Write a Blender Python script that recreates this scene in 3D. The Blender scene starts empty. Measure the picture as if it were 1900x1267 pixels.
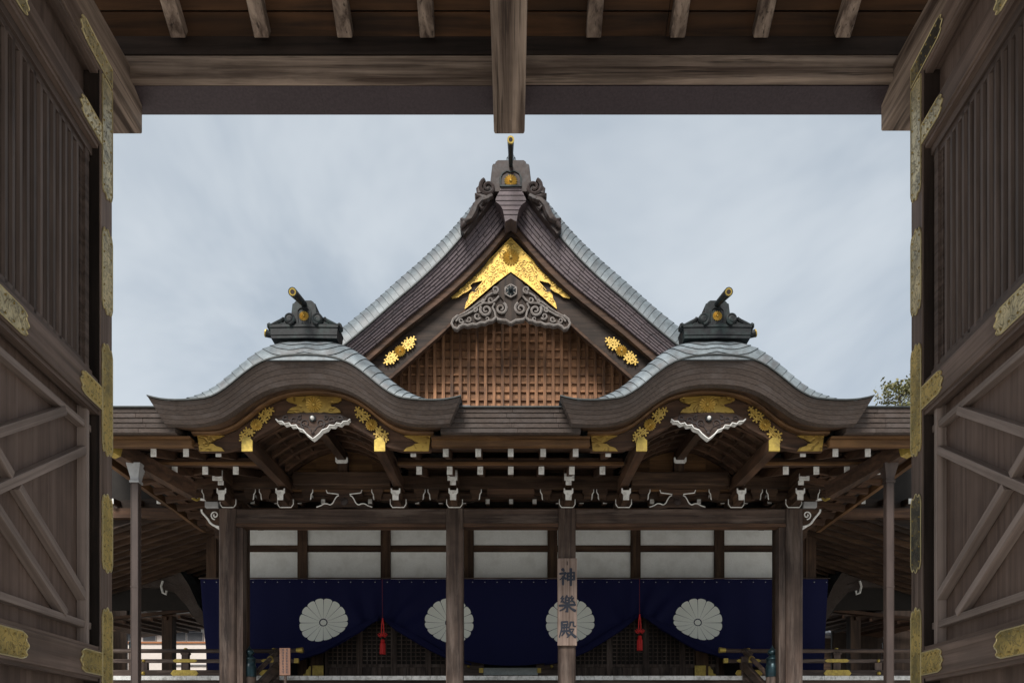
import bpy, bmesh, math, random
from mathutils import Vector, Matrix, noise as mnoise
random.seed(7)
PI = math.pi

# ------------------------------------------------------------------ camera, sky, sun, exposure
SC = bpy.context.scene
COL = SC.collection
cam_data = bpy.data.cameras.new('camera')
cam = bpy.data.objects.new('camera', cam_data)
COL.objects.link(cam)
cam.location = (0, 0, 0)                 # heights are counted from the photographer's eye; ground at -1.1
cam.rotation_euler = (math.radians(90), 0, 0)
cam_data.sensor_width = 36.0
cam_data.lens = 36.0 * 1500.0 / 1900.0
cam_data.shift_y = (1395.0 - 633.5) / 1900.0
cam_data.clip_start = 0.05
cam_data.clip_end = 3000
SC.camera = cam

world = bpy.data.worlds.new('World')
SC.world = world
world.use_nodes = True
wn, wl = world.node_tree.nodes, world.node_tree.links
wn.clear()
w_out = wn.new('ShaderNodeOutputWorld')
w_bg = wn.new('ShaderNodeBackground')
w_bg.inputs['Strength'].default_value = 0.1
w_sky = wn.new('ShaderNodeTexSky')
w_sky.sky_type = 'NISHITA'
w_sky.sun_disc = False
w_sky.sun_elevation = math.radians(45)
w_sky.sun_rotation = math.radians(195)
w_tc = wn.new('ShaderNodeTexCoord')
w_map = wn.new('ShaderNodeMapping')
w_map.inputs['Scale'].default_value = (1.0, 1.0, 1.5)
w_map.inputs['Location'].default_value = (0.35, 0.2, 0.1)
w_map.inputs['Rotation'].default_value = (0.0, 0.35, 0.2)
w_no = wn.new('ShaderNodeTexNoise')
w_no.inputs['Scale'].default_value = 2.5
w_no.inputs['Detail'].default_value = 5.0
w_no.inputs['Roughness'].default_value = 0.58
w_no.inputs['Distortion'].default_value = 0.25
w_rm = wn.new('ShaderNodeValToRGB')
w_rm.color_ramp.interpolation = 'EASE'
w_rm.color_ramp.elements[0].position = 0.34
w_rm.color_ramp.elements[0].color = (1.34, 1.54, 1.74, 1)
w_rm.color_ramp.elements[1].position = 0.66
w_rm.color_ramp.elements[1].color = (2.05, 2.21, 2.33, 1)
w_mx = wn.new('ShaderNodeMixRGB')
w_mx.inputs['Fac'].default_value = 0.93
wl.new(w_tc.outputs['Generated'], w_map.inputs['Vector'])
wl.new(w_map.outputs['Vector'], w_no.inputs['Vector'])
wl.new(w_no.outputs['Fac'], w_rm.inputs['Fac'])
wl.new(w_sky.outputs['Color'], w_mx.inputs['Color1'])
wl.new(w_rm.outputs['Color'], w_mx.inputs['Color2'])
wl.new(w_mx.outputs['Color'], w_bg.inputs['Color'])
wl.new(w_bg.outputs['Background'], w_out.inputs['Surface'])

sun_data = bpy.data.lights.new('sun', 'SUN')
sun_data.energy = 1.5
sun_data.angle = math.radians(25)
sun_data.color = (1.0, 0.95, 0.88)
sun = bpy.data.objects.new('sun', sun_data)
COL.objects.link(sun)
sun.location = (0, -10, 20)
_sd = Vector((0.20, 0.68, -0.72)).normalized()      # light travels away from behind the camera
sun.rotation_euler = _sd.to_track_quat('-Z', 'Y').to_euler()

SC.view_settings.view_transform = 'Standard'
SC.view_settings.look = 'None'
SC.view_settings.exposure = 1.65
SC.view_settings.gamma = 1.0
SC.view_settings.use_curve_mapping = False
SC.cycles.max_bounces = 8
SC.cycles.diffuse_bounces = 5

# ------------------------------------------------------------------ measuring helpers
F, CX, HY, GZ = 1500.0, 950.0, 1395.0, -1.1
BX = -0.02                                # the hall's axis


def XZ(px, py, d):
    return ((px - CX) * d / F, (HY - py) * d / F)


def ZZ(py, d):
    return (HY - py) * d / F


def soften(pts, n=2):
    """corner cutting, ends kept"""
    for _ in range(n):
        out = [pts[0]]
        for a, c in zip(pts[:-1], pts[1:]):
            out.append(tuple(0.75 * p + 0.25 * q for p, q in zip(a, c)))
            out.append(tuple(0.25 * p + 0.75 * q for p, q in zip(a, c)))
        pts = out + [pts[-1]]
    return pts


def lerp(a, b, t):
    return a + (b - a) * t


def curve(pts):
    """monotone-ish cubic through points (x ascending) -> function"""
    xs = [p[0] for p in pts]
    ys = [p[1] for p in pts]
    n = len(xs)
    dl = [(ys[i + 1] - ys[i]) / (xs[i + 1] - xs[i]) for i in range(n - 1)]
    m = [dl[0]] + [0.0 if dl[i - 1] * dl[i] < 0 else (dl[i - 1] + dl[i]) / 2 for i in range(1, n - 1)] + [dl[-1]]

    def f(x):
        if x <= xs[0]:
            return ys[0] + m[0] * (x - xs[0])
        if x >= xs[-1]:
            return ys[-1] + m[-1] * (x - xs[-1])
        i = 0
        while x > xs[i + 1]:
            i += 1
        h = xs[i + 1] - xs[i]
        t = (x - xs[i]) / h
        return ((2 * t ** 3 - 3 * t * t + 1) * ys[i] + (t ** 3 - 2 * t * t + t) * h * m[i]
                + (-2 * t ** 3 + 3 * t * t) * ys[i + 1] + (t ** 3 - t * t) * h * m[i + 1])
    return f


def symcurve(pts):
    f = curve([(-x, y) for x, y in reversed(pts) if x > 0] + pts)
    return f


def spiral(cx, cz, r0, r1, turns, start=0.0, sgn=1, n=18):
    out = []
    for i in range(n + 1):
        t = i / n
        a = start + sgn * turns * 2 * PI * t
        r = lerp(r0, r1, t)
        out.append((cx + r * math.cos(a), cz + r * math.sin(a)))
    return out


# ------------------------------------------------------------------ mesh helpers
class MB:
    def __init__(s):
        s.v, s.f, s.m = [], [], []

    def add(s, vs, fs, m=0):
        o = len(s.v)
        s.v += [tuple(p) for p in vs]
        for k, q in enumerate(fs):
            s.f.append(tuple(i + o for i in q))
            s.m.append(m[k] if isinstance(m, (list, tuple)) else m)
        return s

    def box(s, x0, x1, y0, y1, z0, z1, m=0):
        v = [(x, y, z) for x in (x0, x1) for y in (y0, y1) for z in (z0, z1)]
        return s.add(v, [(0, 1, 3, 2), (4, 6, 7, 5), (0, 4, 5, 1), (2, 3, 7, 6), (0, 2, 6, 4), (1, 5, 7, 3)], m)

    def beam(s, p0, p1, w, h, up=(0, 0, 1), m=0, m0=None, m1=None):
        p0, p1 = Vector(p0), Vector(p1)
        t = (p1 - p0).normalized()
        r = t.cross(Vector(up)).normalized()
        u = r.cross(t)
        v = []
        for p in (p0, p1):
            for a, b in ((-1, -1), (1, -1), (1, 1), (-1, 1)):
                v.append(p + r * (a * w / 2) + u * (b * h / 2))
        return s.add(v, [(0, 1, 2, 3), (7, 6, 5, 4), (0, 4, 5, 1), (1, 5, 6, 2), (2, 6, 7, 3), (3, 7, 4, 0)],
                     [m if m0 is None else m0, m if m1 is None else m1, m, m, m, m])

    def prism(s, pts, y0, y1, m=0, ms=None, mf=None):
        """outline in x,z ; front at y0"""
        n = len(pts)
        v = [(x, y0, z) for x, z in pts] + [(x, y1, z) for x, z in pts]
        ms = m if ms is None else ms
        fs = [tuple(range(n)), tuple(range(2 * n - 1, n - 1, -1))]
        mm = [m if mf is None else mf, m]
        for i in range(n):
            j = (i + 1) % n
            fs.append((i, i + n, j + n, j))
            mm.append(ms(pts[i], pts[j]) if callable(ms) else ms)
        return s.add(v, fs, mm)

    def post(s, cx, cy, w, z0, z1, ch=0.03, m=0):
        h = w / 2
        o = [(-h + ch, -h), (h - ch, -h), (h, -h + ch), (h, h - ch), (h - ch, h), (-h + ch, h), (-h, h - ch), (-h, -h + ch)]
        n = len(o)
        v = [(cx + a, cy + b, z0) for a, b in o] + [(cx + a, cy + b, z1) for a, b in o]
        return s.add(v, [tuple(range(n)), tuple(range(n, 2 * n))] + [(i, (i + 1) % n, (i + 1) % n + n, i + n) for i in range(n)], m)

    def tube(s, path, r, n=6, m=0, flat=1.0):
        P = [Vector(p) for p in path]
        k = len(P)
        rr = r if isinstance(r, (list, tuple)) else [r] * k
        v, fs = [], []
        prev = None
        for i in range(k):
            t = (P[min(i + 1, k - 1)] - P[max(i - 1, 0)]).normalized()
            ref = prev if prev is not None else (Vector((0, 1, 0)) if abs(t.y) < 0.9 else Vector((1, 0, 0)))
            a = (ref - t * ref.dot(t)).normalized()
            prev = a
            b = t.cross(a)
            for j in range(n):
                q = 2 * PI * j / n
                v.append(P[i] + (a * math.cos(q) * flat + b * math.sin(q)) * rr[i])
        for i in range(k - 1):
            for j in range(n):
                j2 = (j + 1) % n
                fs.append((i * n + j, i * n + j2, (i + 1) * n + j2, (i + 1) * n + j))
        fs += [tuple(range(n)), tuple(range((k - 1) * n, k * n))]
        return s.add(v, fs, m)

    def tube2(s, pts, y, r, n=6, m=0):
        return s.tube([(x, y, z) for x, z in pts], r, n, m)

    def lathe(s, prof, c, n=16, m=0):
        v, fs = [], []
        for r, z in prof:
            for j in range(n):
                a = 2 * PI * j / n
                v.append((c[0] + r * math.cos(a), c[1] + r * math.sin(a), c[2] + z))
        for i in range(len(prof) - 1):
            for j in range(n):
                j2 = (j + 1) % n
                fs.append((i * n + j, i * n + j2, (i + 1) * n + j2, (i + 1) * n + j))
        fs += [tuple(range(n)), tuple(range((len(prof) - 1) * n, len(prof) * n))]
        return s.add(v, fs, m)

    def grid(s, rows, m=0):
        """rows: list of equally long point lists"""
        n = len(rows[0])
        v = [p for r in rows for p in r]
        fs = [(i * n + j, i * n + j + 1, (i + 1) * n + j + 1, (i + 1) * n + j) for i in range(len(rows) - 1) for j in range(n - 1)]
        return s.add(v, fs, m)

    def loft(s, rings, m=0, closed_ends=True):
        """rings: closed cross sections of equal length"""
        n = len(rings[0])
        v = [p for r in rings for p in r]
        fs = []
        for i in range(len(rings) - 1):
            for j in range(n):
                j2 = (j + 1) % n
                fs.append((i * n + j, i * n + j2, (i + 1) * n + j2, (i + 1) * n + j))
        if closed_ends:
            fs += [tuple(range(n)), tuple(range((len(rings) - 1) * n, len(rings) * n))]
        return s.add(v, fs, m)

    def mesh(s, name, mats, smooth=None):
        me = bpy.data.meshes.new(name)
        me.from_pydata(s.v, [], s.f)
        if not isinstance(mats, (list, tuple)):
            mats = [mats]
        for mt in mats:
            me.materials.append(mt)
        for p, k in zip(me.polygons, s.m):
            p.material_index = k
        bm = bmesh.new()
        bm.from_mesh(me)
        bmesh.ops.recalc_face_normals(bm, faces=bm.faces)
        bm.to_mesh(me)
        bm.free()
        if smooth:
            for p in me.polygons:
                p.use_smooth = True
            me.set_sharp_from_angle(angle=math.radians(smooth))
        return me

    def build(s, name, mats, parent=None, smooth=None, bevel=0, **props):
        o = bpy.data.objects.new(name, s.mesh(name, mats, smooth))
        COL.objects.link(o)
        if parent is not None:
            o.parent = parent
        if bevel:
            b = o.modifiers.new('bevel', 'BEVEL')
            b.width = bevel
            b.segments = 2
            b.limit_method = 'ANGLE'
            b.angle_limit = math.radians(40)
        for k, q in props.items():
            o[k] = q
        return o


def inst(name, me, parent, loc=(0, 0, 0), scale=(1, 1, 1), rot=(0, 0, 0)):
    o = bpy.data.objects.new(name, me)
    COL.objects.link(o)
    o.parent = parent
    o.location, o.scale, o.rotation_euler = loc, scale, rot
    return o


def thing(name, label, cat, loc=(0, 0, 0), group=None):
    o = bpy.data.objects.new(name, None)
    o.empty_display_size = 0.2
    COL.objects.link(o)
    o.location = loc
    o['label'], o['category'] = label, cat
    if group:
        o['group'] = group
    return o


def copy_tree(o, parent, loc=None):
    c = o.copy()
    COL.objects.link(c)
    c.parent = parent
    if loc is not None:
        c.location = loc
    for ch in list(o.children):
        copy_tree(ch, c)
    return c


def mir(pts, c=0.0):
    """right half outline (top centre -> ... -> bottom centre) to a full outline"""
    return [(c + x, z) for x, z in pts] + [(c - x, z) for x, z in reversed(pts) if abs(x) > 1e-6]


def pxo(pts, cx, d):
    return [XZ(cx + a, b, d) for a, b in pts]


# ------------------------------------------------------------------ materials
def newmat(name):
    m = bpy.data.materials.new(name)
    m.use_nodes = True
    t = m.node_tree
    t.nodes.clear()
    out = t.nodes.new('ShaderNodeOutputMaterial')
    bs = t.nodes.new('ShaderNodeBsdfPrincipled')
    t.links.new(bs.outputs['BSDF'], out.inputs['Surface'])
    return m, t.nodes, t.links, bs


def coords(n, l, scale=(1, 1, 1), rand=True):
    tc = n.new('ShaderNodeTexCoord')
    src = tc.outputs['Object']
    oi = n.new('ShaderNodeObjectInfo')
    if rand:
        mu = n.new('ShaderNodeVectorMath')
        mu.operation = 'MULTIPLY'
        co = n.new('ShaderNodeCombineXYZ')
        for i in range(3):
            l.new(oi.outputs['Random'], co.inputs[i])
        mu.inputs[1].default_value = (37.0, 71.0, 53.0)
        l.new(co.outputs[0], mu.inputs[0])
        ad = n.new('ShaderNodeVectorMath')
        ad.operation = 'ADD'
        l.new(src, ad.inputs[0])
        l.new(mu.outputs[0], ad.inputs[1])
        src = ad.outputs[0]
    mp = n.new('ShaderNodeMapping')
    mp.inputs['Scale'].default_value = scale
    l.new(src, mp.inputs['Vector'])
    return src, mp.outputs['Vector'], oi


def ramp(n, stops):
    r = n.new('ShaderNodeValToRGB')
    e = r.color_ramp.elements
    while len(e) < len(stops):
        e.new(0.5)
    for k, (p, c) in enumerate(stops):
        e[k].position = p
        e[k].color = (c[0], c[1], c[2], 1) if isinstance(c, (tuple, list)) else (c, c, c, 1)
    return r


def noise(n, l, vec, scale, detail=4, rough=0.55, dist=0.0):
    t = n.new('ShaderNodeTexNoise')
    t.inputs['Scale'].default_value = scale
    t.inputs['Detail'].default_value = detail
    t.inputs['Roughness'].default_value = rough
    t.inputs['Distortion'].default_value = dist
    l.new(vec, t.inputs['Vector'])
    return t


def mixc(n, l, mode, fac, a, b):
    x = n.new('ShaderNodeMixRGB')
    x.blend_type = mode
    if isinstance(fac, (int, float)):
        x.inputs['Fac'].default_value = fac
    else:
        l.new(fac, x.inputs['Fac'])
    for k, q in (('Color1', a), ('Color2', b)):
        if isinstance(q, (tuple, list)):
            x.inputs[k].default_value = (q[0], q[1], q[2], 1)
        else:
            l.new(q, x.inputs[k])
    return x.outputs['Color']


def bump(n, l, bs, h, strength, dist=0.01):
    b = n.new('ShaderNodeBump')
    b.inputs['Strength'].default_value = strength
    b.inputs['Distance'].default_value = dist
    l.new(h, b.inputs['Height'])
    l.new(b.outputs['Normal'], bs.inputs['Normal'])


def objvar(n, l, oi, lo, hi):
    mr = n.new('ShaderNodeMapRange')
    mr.inputs['To Min'].default_value = lo
    mr.inputs['To Max'].default_value = hi
    l.new(oi.outputs['Random'], mr.inputs['Value'])
    return mr.outputs['Result']


_wood = {}


def wood(key, ca, cb, axis, gs=14.0, rough=0.68, bmp=0.35, var=0.18, blotch=0.35, stain=None, stain_amt=0.5, along=0.06, crack=0.0):
    kk = key + '_' + axis
    if kk in _wood:
        return _wood[kk]
    m, n, l, bs = newmat(kk)
    sc = [gs, gs, gs]
    sc['xyz'.index(axis)] = gs * along
    raw, vec, oi = coords(n, l, tuple(sc))
    g = noise(n, l, vec, 1.0, 7, 0.62, 0.5)
    r = ramp(n, [(0.36, cb), (0.52, [lerp(p, q, 0.55) for p, q in zip(cb, ca)]), (0.67, ca)])
    l.new(g.outputs['Fac'], r.inputs['Fac'])
    c = r.outputs['Color']
    b = noise(n, l, raw, 1.3, 4, 0.6)
    rb = ramp(n, [(0.32, 1 - blotch), (0.68, 1 + blotch * 0.35)])
    l.new(b.outputs['Fac'], rb.inputs['Fac'])
    c = mixc(n, l, 'MULTIPLY', 1.0, c, rb.outputs['Color'])
    if stain:
        sc2 = [7.0, 7.0, 7.0]
        sc2['xyz'.index(axis)] = 0.8
        mp = n.new('ShaderNodeMapping')
        mp.inputs['Scale'].default_value = sc2
        l.new(raw, mp.inputs['Vector'])
        s = noise(n, l, mp.outputs['Vector'], 1.0, 6, 0.65)
        rs = ramp(n, [(0.5, 0.0), (0.66, stain_amt)])
        l.new(s.outputs['Fac'], rs.inputs['Fac'])
        c = mixc(n, l, 'MIX', rs.outputs['Color'], c, stain)
    if crack:
        sc3 = [40.0, 40.0, 40.0]
        sc3['xyz'.index(axis)] = 1.2
        mp = n.new('ShaderNodeMapping')
        mp.inputs['Scale'].default_value = sc3
        l.new(raw, mp.inputs['Vector'])
        s = noise(n, l, mp.outputs['Vector'], 1.0, 3, 0.5, 0.3)
        rs = ramp(n, [(0.30, crack), (0.40, 0.0)])
        l.new(s.outputs['Fac'], rs.inputs['Fac'])
        c = mixc(n, l, 'MIX', rs.outputs['Color'], c, [q * 0.25 for q in cb])
    hv = n.new('ShaderNodeHueSaturation')
    l.new(objvar(n, l, oi, 1 - var, 1 + var), hv.inputs['Value'])
    l.new(c, hv.inputs['Color'])
    l.new(hv.outputs['Color'], bs.inputs['Base Color'])
    bs.inputs['Roughness'].default_value = rough
    bs.inputs['Specular IOR Level'].default_value = 0.22
    bump(n, l, bs, g.outputs['Fac'], bmp, 0.012)
    _wood[kk] = m
    return m


def plain(name, col, rough=0.6, metal=0.0, nscale=18.0, vari=0.25, bmp=0.1, objv=0.0, spec=0.4, stretch=(1, 1, 1), dirt=None, dirt_amt=0.6, dscale=5.0):
    m, n, l, bs = newmat(name)
    raw, vec, oi = coords(n, l, stretch)
    g = noise(n, l, vec, nscale, 5, 0.6)
    r = ramp(n, [(0.3, [q * (1 - vari) for q in col]), (0.7, [min(1, q * (1 + vari * 0.6)) for q in col])])
    l.new(g.outputs['Fac'], r.inputs['Fac'])
    c = r.outputs['Color']
    if dirt:
        s = noise(n, l, raw, dscale, 6, 0.68)
        rs = ramp(n, [(0.48, 0.0), (0.64, dirt_amt)])
        l.new(s.outputs['Fac'], rs.inputs['Fac'])
        c = mixc(n, l, 'MIX', rs.outputs['Color'], c, dirt)
    if objv:
        hv = n.new('ShaderNodeHueSaturation')
        l.new(objvar(n, l, oi, 1 - objv, 1 + objv), hv.inputs['Value'])
        l.new(c, hv.inputs['Color'])
        c = hv.outputs['Color']
    l.new(c, bs.inputs['Base Color'])
    bs.inputs['Roughness'].default_value = rough
    bs.inputs['Metallic'].default_value = metal
    bs.inputs['Specular IOR Level'].default_value = spec
    if bmp:
        bump(n, l, bs, g.outputs['Fac'], bmp, 0.01)
    return m


def goldmat(name, col, tarn, tarn_col, escale, metal=0.75, rough=0.36, bmp=0.6, dist=0.006, lines=4.0):
    """chased gilt copper: curling engraved lines as relief, tarnish in patches"""
    m, n, l, bs = newmat(name)
    raw, vec, oi = coords(n, l, (1, 1, 1))
    w1 = noise(n, l, raw, escale * 0.55, 1.5, 0.5, 1.2)
    # contour lines of a smooth noise field = scrolling vine lines
    mu = n.new('ShaderNodeMath')
    mu.operation = 'MULTIPLY'
    mu.inputs[1].default_value = lines
    l.new(w1.outputs['Fac'], mu.inputs[0])
    pp = n.new('ShaderNodeMath')
    pp.operation = 'PINGPONG'
    pp.inputs[1].default_value = 0.5
    l.new(mu.outputs[0], pp.inputs[0])
    rl = ramp(n, [(0.03, 0.0), (0.20, 1.0)])
    l.new(pp.outputs[0], rl.inputs['Fac'])
    t = noise(n, l, raw, 3.6, 6, 0.7)
    rt = ramp(n, [(0.5 - tarn * 0.2, 0.0), (0.72 - tarn * 0.25, 0.85)])
    l.new(t.outputs['Fac'], rt.inputs['Fac'])
    rc = ramp(n, [(0.0, [q * 0.5 for q in col]), (1.0, col)])
    l.new(rl.outputs['Color'], rc.inputs['Fac'])
    c = mixc(n, l, 'MIX', rt.outputs['Color'], rc.outputs['Color'], tarn_col)
    l.new(c, bs.inputs['Base Color'])
    bs.inputs['Metallic'].default_value = metal
    bs.inputs['Roughness'].default_value = rough
    bump(n, l, bs, rl.outputs['Color'], bmp, dist)
    return m


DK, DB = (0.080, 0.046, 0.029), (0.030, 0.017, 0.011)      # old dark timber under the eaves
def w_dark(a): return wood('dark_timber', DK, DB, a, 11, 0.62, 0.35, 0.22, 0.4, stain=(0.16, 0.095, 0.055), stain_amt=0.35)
def w_blk(a): return wood('black_brown_timber', (0.052, 0.034, 0.024), (0.020, 0.013, 0.010), a, 10, 0.62, 0.3, 0.15, 0.4, stain=(0.085, 0.055, 0.04), stain_amt=0.3)  # black-brown tone for the darkest boards
def w_panel(a): return wood('door_board', (0.185, 0.130, 0.105), (0.115, 0.078, 0.062), a, 30, 0.5, 0.15, 0.12, 0.32, stain=(0.24, 0.175, 0.145), stain_amt=0.35, along=0.02)
def w_strip(a): return wood('door_strip', (0.36, 0.285, 0.25), (0.19, 0.145, 0.122), a, 26, 0.5, 0.2, 0.06, 0.25, along=0.02)
def w_grille(a): return wood('shaded_grille_timber', (0.165, 0.120, 0.100), (0.070, 0.049, 0.040), a, 26, 0.5, 0.2, 0.16, 0.35, along=0.02)  # door timber darkened, the grille's shade is put into the colour
def w_rust(a): return wood('worn_timber', (0.118, 0.064, 0.039), (0.045, 0.025, 0.016), a, 9, 0.66, 0.4, 0.2, 0.4, stain=(0.035, 0.022, 0.016), stain_amt=0.7)
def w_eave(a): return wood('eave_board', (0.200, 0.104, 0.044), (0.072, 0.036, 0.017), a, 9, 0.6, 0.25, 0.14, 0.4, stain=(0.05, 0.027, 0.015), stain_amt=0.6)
def w_col(a): return wood('column_timber', (0.108, 0.074, 0.058), (0.034, 0.022, 0.018), a, 11, 0.6, 0.3, 0.12, 0.5, stain=(0.20, 0.155, 0.13), stain_amt=0.45, along=0.03)
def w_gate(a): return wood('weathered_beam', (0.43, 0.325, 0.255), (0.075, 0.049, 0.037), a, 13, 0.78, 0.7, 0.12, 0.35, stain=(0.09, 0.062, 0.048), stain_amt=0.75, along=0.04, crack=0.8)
def w_gdark(a): return wood('near_black_timber', (0.040, 0.027, 0.021), (0.016, 0.011, 0.009), a, 14, 0.75, 0.5, 0.25, 0.45)  # near-black timber; on the doors it paints shade into slots and gaps
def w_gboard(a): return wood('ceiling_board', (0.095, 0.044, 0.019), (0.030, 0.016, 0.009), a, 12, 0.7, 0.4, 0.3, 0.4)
def w_door(a): return wood('door_timber', (0.240, 0.172, 0.140), (0.100, 0.068, 0.053), a, 26, 0.52, 0.3, 0.12, 0.42, stain=(0.115, 0.088, 0.076), stain_amt=0.5, along=0.022)
def w_latt(a): return wood('lattice_timber', (0.44, 0.220, 0.112), (0.15, 0.072, 0.040), a, 12, 0.62, 0.4, 0.22, 0.4, stain=(0.045, 0.030, 0.025), stain_amt=0.75)
def w_lback(a): return wood('lattice_board', (0.52, 0.27, 0.14), (0.24, 0.118, 0.062), a, 9, 0.6, 0.3, 0.15, 0.35, stain=(0.10, 0.055, 0.035), stain_amt=0.5)
def w_carve(a): return wood('carved_timber', (0.085, 0.048, 0.033), (0.022, 0.015, 0.012), a, 16, 0.6, 0.5, 0.1, 0.4, stain=(0.15, 0.11, 0.09), stain_amt=0.3)


M_bark = plain('bark_edge', (0.058, 0.041, 0.033), 0.75, 0, 22, 0.6, 0.5, 0.12, stretch=(1, 1, 5), dirt=(0.085, 0.070, 0.065), dirt_amt=0.5, dscale=2.6)
M_bark2 = plain('verge_shingle', (0.098, 0.073, 0.080), 0.6, 0, 22, 0.25, 0.3, 0.16, dirt=(0.075, 0.055, 0.052), dirt_amt=0.6, dscale=3.0)
M_copper = plain('grey_copper', (0.160, 0.187, 0.203), 0.5, 0.08, 9, 0.35, 0.15, 0.20, 0.3, dirt=(0.095, 0.092, 0.095), dirt_amt=0.8, dscale=3.5)
M_copper2 = plain('green_grey_copper', (0.125, 0.148, 0.162), 0.5, 0.06, 9, 0.35, 0.2, 0.18, 0.5, dirt=(0.105, 0.105, 0.11), dirt_amt=0.6, dscale=2.0)
M_seam = plain('dark_seam', (0.04, 0.046, 0.05), 0.6, 0.2, 9, 0.3, 0)
M_edge = plain('dark_copper_edge', (0.045, 0.05, 0.05), 0.5, 0.3, 9, 0.3, 0.1)
M_soff = plain('copper_clad_soffit', (0.062, 0.045, 0.050), 0.55, 0.2, 60, 0.25, 0.05, 0.05)
M_bronze = plain('dark_bronze', (0.018, 0.020, 0.022), 0.5, 0.0, 14, 0.4, 0.25, spec=0.18, dirt=(0.04, 0.065, 0.062), dirt_amt=0.4, dscale=6)
M_bronze_br = plain('brown_bronze', (0.038, 0.026, 0.023), 0.48, 0.0, 12, 0.4, 0.25, spec=0.2, dirt=(0.065, 0.062, 0.064), dirt_amt=0.5, dscale=7)
M_finial = plain('blue_green_bronze', (0.014, 0.034, 0.042), 0.32, 0.5, 14, 0.5, 0.2, dirt=(0.02, 0.025, 0.03), dirt_amt=0.6, dscale=9)
M_gold = goldmat('gilt_plate', (0.50, 0.325, 0.075), 0.30, (0.30, 0.18, 0.05), 11.0, 0.7, 0.40, 0.7, 0.008, lines=3.0)
M_gold_s = plain('gilt_relief', (0.60, 0.40, 0.095), 0.36, 0.3, 20, 0.3, 0.2, 0.05)
M_gold_p = plain('gilt_plain', (0.46, 0.335, 0.078), 0.45, 0.55, 24, 0.25, 0.15, 0.1, dirt=(0.22, 0.15, 0.05), dirt_amt=0.6, dscale=9)
M_brass = goldmat('chased_brass', (0.68, 0.50, 0.17), 0.25, (0.20, 0.17, 0.075), 34.0, 0.40, 0.36, 0.7, 0.004)
M_brass_sky = goldmat('chased_brass_sky_pale', (0.70, 0.58, 0.33), 0.3, (0.12, 0.115, 0.085), 34.0, 0.45, 0.34, 0.8, 0.004)  # paler base paints the sky's reflection on the upper plates, plus tarnish patches
M_brass_k = goldmat('chased_brass_blackened', (0.40, 0.33, 0.17), 0.75, (0.035, 0.037, 0.045), 34.0, 0.6, 0.4, 0.7, 0.004)
M_rim = plain('burnished_rim', (0.62, 0.52, 0.28), 0.32, 0.6, 10, 0.2, 0)
M_nail = plain('brass_nail', (0.32, 0.24, 0.09), 0.35, 0.7, 10, 0.2, 0)
M_white = plain('white_paint', (0.78, 0.775, 0.75), 0.7, 0, 20, 0.14, 0.1, 0.06, dirt=(0.36, 0.34, 0.31), dirt_amt=0.6, dscale=12)
M_plaster = plain('white_plaster', (0.84, 0.85, 0.83), 0.85, 0, 40, 0.08, 0.06, 0.04, dirt=(0.66, 0.66, 0.63), dirt_amt=0.6, dscale=2.5)
M_slab = plain('white_sill', (0.66, 0.655, 0.64), 0.7, 0, 30, 0.15, 0.1, 0.09, dirt=(0.26, 0.25, 0.235), dirt_amt=0.8, dscale=9)
M_navy = plain('navy_cloth', (0.0048, 0.0060, 0.040), 0.75, 0, 160, 0.25, 0.15, spec=0.16)
M_crest = plain('undyed_cloth', (0.70, 0.72, 0.66), 0.85, 0, 120, 0.1, 0.1, spec=0.2)
M_red = plain('red_silk', (0.55, 0.012, 0.010), 0.55, 0, 90, 0.3, 0.3, stretch=(1, 1, 0.1))
M_dred = plain('dark_red_cord', (0.16, 0.008, 0.010), 0.6, 0, 90, 0.3, 0)
M_ink = plain('blue_black_ink', (0.016, 0.020, 0.034), 0.6, 0, 50, 0.2, 0)
M_board = wood('plaque_board', (0.30, 0.222, 0.185), (0.15, 0.104, 0.083), 'z', 22, 0.6, 0.2, 0.05, 0.3, along=0.03)
M_notice = wood('notice_board', (0.24, 0.135, 0.095), (0.14, 0.075, 0.052), 'z', 20, 0.6, 0.2, 0.05, 0.2)
M_pipe = plain('brown_copper_pipe', (0.056, 0.038, 0.032), 0.55, 0.0, 8, 0.35, 0.1, stretch=(1, 1, 0.2))
M_funnel = plain('pale_copper', (0.34, 0.34, 0.345), 0.5, 0.1, 10, 0.2, 0.1)
M_gravel = plain('pale_gravel', (0.63, 0.605, 0.56), 0.9, 0, 55, 0.35, 0.8)
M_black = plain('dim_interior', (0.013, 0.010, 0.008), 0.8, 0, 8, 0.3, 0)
M_leaf = plain('evergreen_leaf', (0.130, 0.130, 0.045), 0.6, 0, 3, 0.5, 0)
M_leaf2 = plain('pale_leaf', (0.23, 0.21, 0.10), 0.6, 0, 3, 0.5, 0)
M_trunk = plain('tree_bark', (0.075, 0.060, 0.050), 0.9, 0, 9, 0.4, 0.4)
M_hwall = plain('pinkish_wall', (0.72, 0.65, 0.60), 0.8, 0, 8, 0.06, 0)
M_hglass = plain('grey_window', (0.10, 0.105, 0.115), 0.15, 0, 5, 0.15, 0, spec=0.6)
M_hframe = plain('metal_frame', (0.40, 0.40, 0.41), 0.5, 0.3, 5, 0.1, 0)
M_hroof = plain('grey_roof', (0.17, 0.18, 0.20), 0.6, 0, 12, 0.2, 0.2)
M_orange = plain('orange_wood_trim', (0.42, 0.17, 0.07), 0.6, 0, 12, 0.2, 0)

# ------------------------------------------------------------------ ground
g = MB()
g.grid([[(x, y, GZ) for x in (-600, -60, 0, 60, 600)] for y in (-300, 0, 40, 120, 900)])
g.build('ground', M_gravel, kind='structure')


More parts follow.
